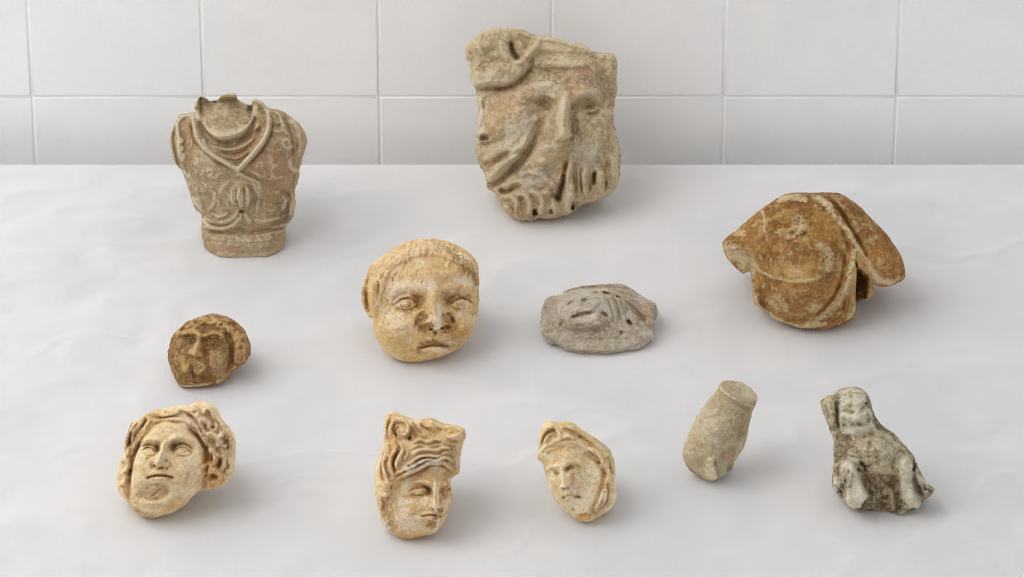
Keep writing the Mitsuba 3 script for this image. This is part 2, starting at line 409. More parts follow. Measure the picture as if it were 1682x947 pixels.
def grain_bump(p, n, uv):
    return mikit.fbm(p.x * 900, p.y * 900, p.z * 900, octaves=3)

scene['cloth'] = {'type': 'twosided', 'b': {'type': 'bumpmap', 'arbitrary': mikit.proc(cloth_weave, 2e-4), 'scale': 0.00022,
                  'nested': {'type': 'principled', 'base_color': mikit.proc(cloth_tone), 'roughness': 0.9, 'specular': 0.08}}}
scene['glazed_tile'] = {'type': 'bumpmap', 'arbitrary': mikit.proc(tile_wave, 1e-3), 'scale': 0.0006,
                        'nested': {'type': 'principled', 'base_color': mikit.proc(tile_tone), 'roughness': 0.42, 'specular': 0.35}}
scene['grout'] = {'type': 'principled', 'base_color': mikit.proc(grout_tone), 'roughness': 0.95}
scene['stone'] = {'type': 'bumpmap', 'arbitrary': mikit.proc(grain_bump, 2e-4), 'scale': 0.0005,
                  'nested': {'type': 'principled', 'base_color': {'type': 'mesh_attribute', 'name': 'vertex_color'}, 'roughness': 0.82, 'specular': 0.25}}

# ------------------------------------------------------------------ tablecloth: a sheet over a long table, hanging down on all sides
Y_EDGE = on_table(PW / 2, 267.0)[1]
Y_WALL = Y_EDGE + 0.045
def make_cloth():
    x0, x1, y0, y1, drop, rad = -0.62, 0.62, -0.60, Y_EDGE, 0.60, 0.004
    def axis(a, b, step):
        # positions along the sheet: hanging part, rounded edge, flat part, rounded edge, hanging part
        flat = np.linspace(a + rad, b - rad, int((b - a) / step))
        ang = np.linspace(0, math.pi / 2, 7)[1:-1]
        hang = np.linspace(-drop, -rad, 14)
        pos = np.concatenate([np.full(14, a), a + rad - rad * np.cos(ang), flat, b - rad + rad * np.sin(ang), np.full(14, b)])
        dz = np.concatenate([hang, -rad + rad * np.sin(ang), 0 * flat, -rad + rad * np.cos(ang), hang[::-1]])
        return pos, dz
    px, zx = axis(x0, x1, 0.004); py, zy = axis(y0, y1, 0.004)
    X, Y = np.meshgrid(px, py, indexing='ij')
    Z = np.minimum(zx[:, None], zy[None, :])
    q = np.stack([X, Y, 0 * X], -1)
    flat = (Z > -1e-6)
    # slack in the fabric: broad swells and a few long soft pulls
    sw = (meshkit.fbm(q * [10, 13, 1], 3, 3) - 0.5) * 0.0125
    wx = (meshkit.fbm(q * 9, 3, 31) - 0.5) * 0.30; wy = (meshkit.fbm(q * 9, 3, 37) - 0.5) * 0.30
    pulls = 0
    for k, (ca, fr) in enumerate(((0.5, 7.0), (2.1, 5.0), (1.2, 6.0), (2.7, 8.0))):
        u = (X + wx) * math.cos(ca) + (Y + wy) * math.sin(ca); w = -(X + wx) * math.sin(ca) + (Y + wy) * math.cos(ca)
        n = meshkit.fbm(np.stack([u * 2.6, w * fr * 1.3, 0 * X + k], -1), 2, 50 + k)
        on = sstep(0.48, 0.66, meshkit.noise(np.stack([X * 5, Y * 5, 0 * X + 9 * k], -1), 70 + k))
        pulls = pulls + np.exp(-((n - 0.5) / 0.045) ** 2) * on * 0.0013
    pulls = pulls + (meshkit.fbm(q * 42, 3, 91) - 0.5) * 0.0008
    edge = np.minimum(np.minimum(X - x0, x1 - X), np.minimum(Y - y0, y1 - Y))
    press = np.ones_like(X)              # the stones' weight keeps the cloth flat where they lie
    for px, py, rr in ((400, 400, 55), (868, 345, 75), (1340, 510, 95), (700, 570, 80), (985, 560, 85), (325, 620, 55), (280, 820, 80), (690, 850, 65), (955, 830, 55), (1165, 760, 50), (1440, 820, 75)):
        o = on_table(px, py); r = rr * SCALE
        press *= 0.04 + 0.96 * sstep(r * 0.8, r * 2.2, np.hypot(X - o[0], (Y - o[1] - r * 0.5) / 1.3))
    Z = Z + np.where(flat, (sw + pulls) * press * sstep(0.0, 0.06, edge), 0) - 0.0004
    v = np.stack([X, Y, Z], -1).reshape(-1, 3)
    nx, ny = X.shape
    i = np.arange(nx * ny).reshape(nx, ny)
    f = np.stack([i[:-1, :-1], i[1:, :-1], i[1:, 1:], i[:-1, 1:]], -1).reshape(-1, 4)
    scene['tablecloth'] = mikit.ply((v, f), 'cloth', smooth=True)
    labels['tablecloth'] = {'label': 'white cotton tablecloth spread over the long table in front of the tiled wall', 'category': 'tablecloth'}
make_cloth()

# ------------------------------------------------------------------ tiled wall
def wall_point(px, py):
    d = ray(px, py); return CAM + d * ((Y_WALL - CAM[1]) / d[1])

def make_wall():
    import trimesh
    gx = [wall_point(x, 264)[0] for x in (58, 338, 624.5, 905, 1186, 1467.5)]
    step = (gx[-1] - gx[0]) / 5
    gz = wall_point(PW / 2, 158.5)[2]
    back = trimesh.creation.box([3.2, 0.02, 2.2]); back.apply_translation([0, Y_WALL + 0.0012 + 0.01, 0.25])
    scene['wall'] = mikit.ply(back, 'grout')
    labels['wall'] = {'kind': 'structure', 'label': 'wall of pale glazed square tiles'}
    g, t = 0.0010, 0.0028
    xs = [gx[0] - step * k for k in (2, 1)] + gx + [gx[-1] + step * k for k in (1, 2)]
    rng = np.random.default_rng(4); n = 0
    for j in range(-4, 2):
        for a, b in zip(xs[:-1], xs[1:]):
            x0, x1, z0, z1 = a + g, b - g, gz + j * step + g, gz + (j + 1) * step - g
            rings = []
            for inset, y in ((0, t), (0, 0.0007), (0.0003, 0.0003), (0.0008, 0.0001), (0.0016, 0.0)):
                rings.append([[x0 + inset, y, z0 + inset], [x1 - inset, y, z0 + inset], [x1 - inset, y, z1 - inset], [x0 + inset, y, z1 - inset]])
            v = np.array(rings).reshape(-1, 3)
            v[:, 1] += Y_WALL + rng.normal(0, 0.00012) + (v[:, 0] - (x0 + x1) / 2) * rng.normal(0, 0.0016) + (v[:, 2] - (z0 + z1) / 2) * rng.normal(0, 0.0016)
            f = []
            for k in range(4):
                for e in range(4):
                    f.append([4 * k + e, 4 * k + (e + 1) % 4, 4 * k + 4 + (e + 1) % 4, 4 * k + 4 + e])
            f.append([16, 17, 18, 19])
            scene['wall__tile' + ('' if n == 0 else '_%03d' % n)] = mikit.ply((v, np.array(f)), 'glazed_tile', smooth=40)
            n += 1
make_wall()

# ------------------------------------------------------------------ the fragments
def boy_head():
    s = Sculpt('boy_head', (570, 370, 0.2535),
        [(530,85),(600,90),(680,112),(750,148),(810,195),(848,250),(854,330),(854,420),(856,500),(848,580),(822,660),(796,722),(740,780),(680,818),(600,852),(520,872),(440,884),(370,880),(310,860),(250,810),(205,750),(180,700),(170,650),(162,608),(138,590),(110,540),(92,460),(100,390),(130,320),(150,260),(210,210),(270,165),(340,125),(420,95)],
        (440, 884), 265, 430, 330, slope=(0, -0.05), edge=(4, 40), seed=11)
    # ear at the left edge
    s.area([(88,470),(110,370),(150,330),(165,420),(165,520),(160,610),(120,570)], -70, 40)
    s.line([(125,350),(104,410),(102,480),(118,545),(150,592)], 20, 34, 'round'); s.line([(135,400),(128,470),(140,540)], 15, -24)
    s.bump(152, 585, 24, 26, 26)
    s.face(eyes=[dict(c=(385,502), hw=82, open=0.5, **{'in': (478,492)}, iris=0.9), dict(c=(742,500), hw=76, open=0.5, **{'in': (655,492)}, iris=0.9)],
           nose=((566,450), (580,630), 100), mouth=((484,792),(562,778),(654,785)), E=355, k=1.15, nose_k=0.85, eye_k=0.95, lip_k=1.0,
           brows=[dict(p=[(285,452),(360,408),(450,405),(520,430)], r=60, h=12), dict(p=[(610,428),(690,402),(770,410),(830,450)], r=60, h=12)])
    s.bump(290, 690, 160, 140, 50); s.bump(770, 680, 120, 130, 44); s.bump(500, 300, 330, 130, 16)
    s.line([(470,600),(420,690),(415,770)], 46, -7); s.line([(690,600),(735,680),(730,750)], 42, -12)
    s.bump(575, 690, 22, 26, -16)
    s.bump(578, 848, 120, 36, 16)
    s.line([(482,794),(505,782),(535,770),(556,766),(600,770),(656,780)], 14, -30); s.bump(570,806,100,32,34); s.bump(556,736,84,24,20)
    s.bump(508,650,42,24,-30,-10); s.bump(650,650,40,24,-30,10); s.line([(455,640),(470,585),(510,560)],18,-16); s.line([(690,640),(680,590),(650,560)],18,-16)
    # short hair: a cap with choppy locks combed to the brow
    hair = [(120,430),(120,330),(160,240),(260,160),(400,90),(560,70),(720,110),(860,220),(870,420),(848,400),(826,318),(790,282),(730,252),(650,220),(560,196),(450,205),(380,232),(310,270),(270,330),(240,420),(205,520),(170,440)]
    s.area(hair, 20, 22)
    s.layer()
    rng = s.rng
    for (ax, ay), (bx, by), n, L in [((150,330),(240,470),11,80),((170,260),(300,330),13,70),((270,180),(420,225),16,64),((400,120),(540,190),17,60),((540,110),(650,205),15,70),((640,120),(760,240),14,90),((740,170),(830,280),12,100),((800,240),(846,350),8,80)]:
        for i in range(n):
            t = rng.uniform(0, 1); x = ax + (bx - ax) * t + rng.normal(0, 16); y = ay + (by - ay) * rng.uniform(0, 1) + rng.normal(0, 10)
            a = math.radians(90 + (x - 520) * -0.04 * 2.0 + rng.normal(0, 18)); l = L * rng.uniform(0.6, 1.1)
            s.line([(x - math.cos(a) * l / 2, y - math.sin(a) * l / 2), (x + rng.normal(0, 5), y), (x + math.cos(a) * l / 2, y + math.sin(a) * l / 2)], [13, 9], [24, 16], 'round')
    for p in [[(690,170),(712,215),(722,262)],[(735,180),(764,230),(776,288)],[(782,205),(806,262),(812,318)],[(820,240),(838,300),(842,360)],[(640,150),(660,195),(664,232)],[(150,290),(160,350),(150,410)],[(185,330),(196,400),(190,460)],[(225,350),(232,410),(220,465)]]:
        s.line(p, [17, 10], [32, 24], 'round')
    s.end()
    s.rough(9, 60, 3); s.rough(12, 24, 3, poly=hair, seed=3)
    for i in range(26):
        x, y = s.rng.uniform(270,520), s.rng.uniform(220,420); s.line([(x,y),(x+s.rng.normal(0,14),y+s.rng.uniform(14,40))], 6, s.rng.choice([-9,8]))
    cr = (220,187,134); br = (132,92,44); wh = (232,216,190)
    s.stain([(500,590),(465,640),(500,662),(545,646)], 26, br, 0.8, 6); s.stain([(650,595),(690,640),(650,664)], 28, br, 0.8, 6)
    s.stain([(690,690),(720,720)], 60, (166,120,60), 0.55, 7); s.stain([(466,800),(476,824)], 16, br, 0.62, 5); s.stain([(470,780),(560,752),(660,778)], 15, br, 0.72, 5)
    s.stain([(445,460),(485,505)], 34, (150,112,60), 0.62, 6); s.stain([(640,440),(655,500)], 38, (146,108,66), 0.62, 6); s.stain([(330,538),(400,552),(460,530)], 18, (150,108,58), 0.62, 5); s.stain([(300,505),(340,478),(400,466),(450,486)], 10, (140,100,54), 0.6, 4); s.stain([(680,500),(720,470),(770,468),(806,494)], 10, (140,100,54), 0.6, 4); s.stain([(690,540),(750,545)], 16, (150,108,58), 0.55, 5); s.stain([(400,500)], 14, (150,112,64), 0.55, 4); s.stain([(748,500)], 14, (150,112,64), 0.55, 4); s.stain([(280,640),(320,760),(420,850)], 60, (206,164,92), 0.5, 7); s.stain([(730,640),(780,700)], 60, (190,142,72), 0.5, 7)  # brown deposit round the eyes, made heavier to paint the sockets darker
    s.stain([(690,470),(742,455),(800,470)], 16, br, 0.45, 8); s.stain([(575,695)], 18, (110,74,36), 0.7, 7)
    s.stain([(592,520),(598,600),(592,660)], 20, (236,224,208), 0.8, 6); s.stain([(300,400),(420,390),(520,380)], 50, wh, 0.5, 6); s.stain([(720,350),(800,390)], 40, wh, 0.45, 10)
    s.stain([(570,800),(640,800)], 26, wh, 0.6, 9); s.stain([(300,600),(330,640)], 80, wh, 0.5, 9); s.stain([(280,420),(330,440)], 60, wh, 0.5, 8); s.stain([(780,560),(790,600)], 50, wh, 0.4, 8); s.stain([(640,350),(640,400)], 60, (196,158,122), 0.5, 12)
    s.stain([(720,215),(790,290),(836,360)], 34, br, 0.5, 8); s.stain([(560,95),(640,150),(700,190)], 30, (150,108,62), 0.42, 8); s.stain([(190,420),(170,520)], 40, (164,118,58), 0.5, 10)
    s.stain([(300,270),(380,210),(470,150)], 110, (222,190,152), 0.5, 8); s.stain([(120,420),(120,540)], 26, (150,120,70), 0.5, 9)
    s.stain([(250,760),(330,830)], 60, (224,196,140), 0.4, 14)
    s.build(cr, [((204,170,114), 34, 0.5, 0.06, 0.7), ((184,146,90), 13, 0.60, 0.05, 0.6), ((232,216,186), 17, 0.60, 0.05, 0.6)],
            {'face': None, 'hair': hair, 'ear': [(80,470),(100,380),(140,320),(172,420),(172,600),(140,600),(110,550)]},
            'chubby cream boy head with short choppy hair, brown stains round its nose and mouth', 'sculpture fragment')

def curly_head():
    s = Sculpt('curly_head', (170, 640, 0.2429),
        [(310,150),(370,130),(450,115),(540,105),(600,95),(640,72),(700,85),(750,105),(775,145),(800,190),(840,240),(870,280),(890,320),(893,400),(888,500),(880,560),(850,600),(820,640),(750,665),(700,672),(650,690),(600,720),(560,770),(500,810),(430,845),(380,858),(330,874),(280,862),(220,828),(185,780),(160,748),(120,722),(100,670),(90,610),(100,540),(110,470),(136,440),(138,360),(160,300),(190,220),(240,200),(270,165)],
        (330, 874), 190, 420, 260, slope=(0, -0.02), edge=(5, 30), seed=21)
    face = [(268,345),(225,420),(205,490),(190,600),(186,700),(200,790),(250,830),(340,850),(440,830),(540,775),(620,690),(680,610),(702,510),(688,410),(648,330),(590,268),(520,228),(430,208),(350,250)]
    s.area(face, 46, 70)
    s.bump(440, 480, 290, 340, 62, 12)
    s.line([(262,345),(214,450),(190,580),(184,720)], 26, -58, 'smooth'); s.line([(590,262),(660,330),(702,420),(712,520),(690,620),(640,690)], 26, -62)
    s.line([(300,300),(360,232),(440,204),(530,226)], 18, -22)
    s.face(eyes=[dict(c=(326,404), hw=56, open=0.52, ang=6, **{'in': (386,392)}), dict(c=(552,402), hw=60, open=0.52, ang=6, **{'in': (488,388)})],
           nose=((434,345), (398,484), 74), mouth=((318,582),(400,566),(486,580)), E=225, k=1.7, nose_k=0.85, lip_k=0.55,
           brows=[dict(p=[(270,376),(310,335),(370,322),(415,345)], r=34, h=22), dict(p=[(455,340),(510,310),(570,318),(620,370)], r=34, h=22)])
    s.area([(345,470),(430,450),(460,490),(440,512),(350,516)], -14, 14); s.bump(404, 470, 40, 22, 10)
    for x in (350, 402, 452): s.bump(x, 518, 13, 15, -20)
    s.line([(316,592),(326,582),(360,573),(410,569),(478,577),(490,590)], 13, -32); s.line([(336,596),(400,588),(462,594)], 20, 24, 'round')
    sc = s.area([(245,690),(285,650),(340,622),(410,615),(450,640),(478,685),(440,728),(370,742),(290,748),(252,725)], -26, 26)
    s.line([(250,720),(320,752),(420,740),(472,690),(462,650)], 16, 16, 'round'); s.line([(335,715),(375,680),(408,648)], 12, -18); s.rough(16, 34, 3, poly=[(255,690),(340,630),(410,625),(460,680),(400,730),(290,735)], seed=4)
    s.bump(540, 590, 130, 150, 38); s.bump(250, 600, 70, 140, 24)
    # chin break
    s.area([(180,780),(260,800),(340,815),(440,790),(520,770),(520,830),(340,890),(220,850)], -26, 20); s.rough(18, 30, 3, poly=[(190,790),(340,815),(520,775),(480,850),(330,880)], seed=6)
    # waving locks
    s.layer()
    for p, r, h in [([(310,160),(380,176),(450,170),(520,150)],24,34),([(300,185),(370,205),(450,196),(560,205),(640,260)],22,30),([(520,120),(600,140),(650,190),(680,260),(712,330)],30,44),([(560,190),(630,230),(676,300),(706,370)],22,34),
                    ([(600,100),(640,140),(650,180)],26,48),([(680,95),(720,120),(748,160),(752,200)],34,56),([(640,190),(690,200),(740,240)],36,40),([(760,180),(800,230),(812,290),(780,320)],34,54),([(700,290),(750,300),(790,350),(770,400)],30,46),
                    ([(840,260),(868,330),(862,400),(830,440)],30,44),([(720,390),(760,420),(762,480),(728,520)],28,46),([(800,380),(830,440),(820,510),(780,540)],30,46),([(860,440),(870,520),(836,580)],26,40),([(720,540),(770,540),(800,580),(760,640)],32,52),([(700,600),(720,640),(760,655)],24,36),([(820,560),(830,600),(790,640)],22,36),
                    ([(290,170),(250,230),(210,290),(200,360)],26,42),([(330,190),(290,250),(250,300),(226,370),(206,440)],24,40),([(240,205),(196,260),(170,330),(156,400)],24,40),([(310,240),(270,310),(232,370)],18,30),([(190,370),(176,420),(150,450)],22,34),
                    ([(120,480),(160,470),(184,500),(164,540),(128,540)],24,46),([(110,550),(150,570),(160,610),(130,640)],24,42),([(100,620),(130,660),(150,700),(176,740)],22,34),([(400,130),(470,150),(560,120),(610,130)],22,30)]:
        s.line(p, [r * 0.86, r * 0.6], h * 1.5, 'round')
    for i in range(20):
        x, y = s.rng.uniform(640,880), s.rng.uniform(100,650)
        if x < 700 and y > 240: x += 120
        s.curl(x, y, s.rng.uniform(34,58), s.rng.uniform(0.4,0.7), s.rng.uniform(0,360), s.rng.choice([-1,1]), s.rng.uniform(16,24), s.rng.uniform(46,84))
    s.end()
    for x, y, r in [(632,150,15),(712,395,20),(840,480,15),(780,395,18),(700,480,16),(185,540,16),(172,610,16),(742,250,14),(690,690,14)]: s.bump(x, y, r * 1.6, r * 1.3, -34, 40)
    s.layer(-1)
    for p in [[(320,160),(400,186),(500,165)],[(560,150),(640,205),(690,300)],[(300,200),(250,290),(215,400)],[(270,190),(210,280),(180,380)],[(770,200),(806,260)],[(720,130),(740,190)],[(850,300),(850,390)],[(800,440),(790,520)],[(740,430),(746,500)],[(740,560),(770,600)]]:
        s.line(p, 10, -34); s.stain(p, 13, (146,102,54), 0.58, 4)  # brown in the lock grooves: dirt, plus painted shade to deepen them
    s.end()
    s.rough(9, 34, 3)
    br = (140,98,46)
    s.stain([(482,380),(500,345),(520,360)], 26, (120,84,46), 0.62, 5); s.stain([(386,350),(384,400)], 20, (130,94,54), 0.62, 5); s.stain([(590,250),(650,320),(700,390),(706,480)], 26, br, 0.62, 9)  # browns at the inner eye corners paint in socket shade
    s.stain([(270,330),(215,460),(190,560)], 22, br, 0.55, 8); s.stain([(720,480),(770,570),(730,620)], 70, (196,142,72), 0.6, 10); s.stain([(180,250),(160,330)], 40, (120,88,54), 0.55, 9)
    s.stain([(300,700),(370,690),(420,650)], 46, (182,146,110), 0.6, 5); s.stain([(560,220),(640,190),(700,220)], 80, (214,190,166), 0.45, 10); s.stain([(240,815),(320,850)], 40, (150,108,54), 0.5, 8); s.stain([(440,790),(520,770)], 50, (206,160,92), 0.5, 11)
    s.stain([(270,740),(380,748),(470,700)], 16, (238,222,180), 0.7, 8); s.stain([(760,360),(850,420)], 60, (150,122,88), 0.4, 8); s.stain([(320,165),(400,180)], 26, (170,130,74), 0.5, 8); s.stain([(400,470)], 46, (206,186,164), 0.5, 10); s.stain([(318,590),(400,570),(488,590)], 12, (150,110,70), 0.5, 7)
    s.build((227,203,161), [((212,180,132), 30, 0.52, 0.06, 0.7), ((190,150,92), 14, 0.62, 0.05, 0.55), ((238,224,190), 18, 0.58, 0.05, 0.5)],
            {'hair': None, 'face': face}, 'cream head framed by thick wavy curls, with a broken scar below the mouth', 'sculpture fragment')

def coiffed_head():
    s = Sculpt('coiffed_head', (590, 660, 0.2533),
        [(180,75),(230,62),(290,85),(340,105),(400,110),(460,100),(520,125),(560,140),(620,150),(675,168),(690,210),(675,270),(660,330),(655,400),(650,450),(620,480),(596,500),(600,560),(600,620),(580,700),(550,770),(510,830),(470,855),(400,870),(340,886),(280,880),(220,850),(190,825),(155,800),(135,720),(112,640),(100,590),(100,500),(98,430),(120,370),(145,310),(160,230),(165,140)],
        (330, 887), 190, 400, 220, slope=(0.05, -0.02), edge=(4, 30), seed=31)
    face = [(170,640),(200,565),(245,505),(320,470),(400,435),(470,405),(540,405),(600,440),(596,500),(604,560),(604,640),(570,740),(512,830),(440,865),(340,880),(260,860),(215,800),(190,720)]
    s.bump(440, 640, 190, 260, 50, -10)
    s.bump(505, 560, 90, 330, 34, -3)
    s.bump(320, 690, 140, 150, 20)
    s.face(eyes=[dict(c=(392,576), hw=60, open=0.22, ang=-8, **{'in': (458,574)}), dict(c=(564,584), hw=36, open=0.3, ang=-6, **{'in': (530,578)})],
           nose=((498,505), (496,668), 46), mouth=((412,728),(480,722),(526,738)), E=180, k=1.5, eye_k=1.15, lip_k=1.2,
           brows=[dict(p=[(325,548),(370,520),(430,508),(480,520)], r=30, h=20), dict(p=[(515,520),(560,525),(592,540)], r=24, h=16)])
    s.bump(478, 824, 62, 46, 22); s.line([(430,790),(480,775),(520,790)], 24, -18); s.line([(522,600),(530,690),(514,750)], 18, -26); s.bump(392,568,58,26,12,-8)
    s.line([(190,570),(240,505),(330,468),(420,430),(480,400),(550,408),(606,460)], 18, -34)
    # rolled waves over the brow, two top knots, side locks
    hair_up = [(150,560),(120,400),(150,250),(170,60),(460,90),(700,160),(670,480),(600,490),(540,400),(460,400),(330,465),(230,520)]
    s.area(hair_up, 30, 40)
    s.strands([(205,560),(250,470),(330,420),(400,370),(470,350),(540,360),(590,345),(650,370)], [(205,565),(245,505),(330,462),(410,428),(470,396),(545,404),(600,440),(645,450)], 0, 9, 10)
    s.layer()
    for p, r, h in [([(215,540),(250,490),(320,455),(390,425),(450,385),(500,392),(550,382),(590,420),(640,450)],20,34),([(215,500),(250,455),(320,425),(390,385),(440,365),(500,374),(560,352),(610,380),(650,400)],19,36),([(260,430),(330,395),(390,350),(450,340),(510,345),(570,320),(640,350)],18,30),
                    ([(330,350),(380,310),(440,300),(500,305),(560,290),(650,310)],18,26),([(350,260),(400,235),(450,250),(510,240),(570,260),(660,270)],18,28),([(340,300),(390,270),(450,280),(520,270),(590,290)],14,18),
                    ([(225,240),(245,290),(215,340),(205,400),(225,460),(240,500)],22,40),([(265,250),(290,300),(262,350),(245,400),(262,450)],18,36),([(180,260),(195,320),(165,380),(170,440),(195,500),(200,545)],20,36),([(150,310),(140,380),(130,450),(150,510),(185,560)],18,30),([(300,280),(320,320),(290,370)],15,28),
                    ([(190,90),(170,160),(175,230)],20,34),([(390,120),(430,150),(470,150),(500,190)],24,36),([(330,120),(370,170),(400,210),(440,215)],20,30),([(460,110),(500,150),(560,165)],20,30),
                    ([(130,520),(165,530),(190,570),(165,600),(130,580)],26,44),([(120,600),(150,640),(140,700)],16,26),([(140,690),(160,760),(185,815)],14,20)]:
        s.line(p, [r * 0.82, r * 0.66], h * 1.6, 'round')
    s.end()
    s.bump(270, 172, 70, 74, 30, 0, 'round'); s.line([(205,215),(212,150),(250,112),(300,120),(325,160),(312,200),(275,205)], [20,14], 46, 'round'); s.line([(250,225),(240,180),(262,155)], 12, -36); s.bump(290, 176, 26, 24, 26, 0, 'round'); s.bump(330, 230, 22, 20, -46); s.bump(318, 200, 14, 20, -20)
    s.bump(612, 196, 84, 50, 34, 6, 'round'); s.line([(545,180),(580,160),(640,168),(668,190),(640,216),(580,222),(548,200)], 15, 26, 'round'); s.bump(606, 196, 36, 15, -20); s.bump(600, 256, 50, 20, -34)
    for x, y in [(325,405),(530,330),(390,400),(300,440),(180,570),(150,548),(600,300)]: s.bump(x, y, 16, 13, -26)
    s.layer(-1)
    for p in [[(240,110),(226,170),(250,225)],[(235,260),(250,310),(225,380),(236,450)],[(180,320),(170,400),(195,480)],[(400,140),(450,170)],[(350,130),(390,185)],[(480,250),(560,250)],[(330,410),(400,365),(450,352),(520,356)],[(340,440),(400,405),(455,376),(520,384),(570,370)]]:
        s.line(p, 8, -30); s.stain(p, 13, (146,102,54), 0.58, 4)  # groove brown is part dirt, part shade painted between the waves
    s.end()
    s.line([(330,545),(380,528),(440,545),(475,590)], 20, -30); s.line([(520,560),(555,552),(590,572)], 18, -34); s.line([(245,505),(250,560),(230,640),(240,720)], 30, -16); s.bump(160,545,44,40,30,0,'round'); s.curl(160,545,36,1.0,200,1,12,24); s.rough(8, 34, 3)
    br = (150,104,54)
    s.stain([(445,545),(470,595)], 26, (140,100,54), 0.6, 5); s.stain([(545,570),(560,600)], 26, (140,98,60), 0.6, 5); s.stain([(350,600),(400,610)], 30, (166,124,78), 0.45, 9); s.stain([(500,740),(518,700)], 22, (110,70,36), 0.65, 7); s.stain([(470,780)], 30, br, 0.6, 8)  # darks at the eyes and beside the nose include painted shade
    s.stain([(170,640),(190,740),(210,800)], 36, br, 0.55, 8); s.stain([(240,820),(320,870),(400,860)], 40, (206,156,94), 0.45, 6); s.stain([(280,660),(310,740),(350,810)], 46, (236,226,212), 0.42, 5); s.stain([(350,540),(430,522)], 14, (240,226,198), 0.5, 5)
    s.stain([(496,640),(494,690)], 20, (240,226,200), 0.6, 8); s.stain([(330,420),(420,400),(520,380)], 44, (226,220,204), 0.55, 8); s.stain([(240,240),(200,380)], 60, (206,160,98), 0.4, 9); s.stain([(330,220),(380,170)], 34, br, 0.5, 8); s.stain([(400,290),(520,270)], 44, (214,194,158), 0.5, 8)
    s.stain([(470,470),(420,470)], 50, (204,166,122), 0.5, 11); s.stain([(160,770),(180,810)], 24, (238,228,210), 0.6, 8); s.stain([(610,310),(620,420)], 40, (150,124,84), 0.45, 8)
    s.build((222,192,144), [((206,170,116), 30, 0.52, 0.06, 0.7), ((184,140,84), 13, 0.62, 0.05, 0.55), ((236,222,196), 16, 0.58, 0.05, 0.6)],
            {'hair': None, 'face': face}, 'cream head of a woman with downcast eyes under piled wavy hair with two top knots', 'sculpture fragment')

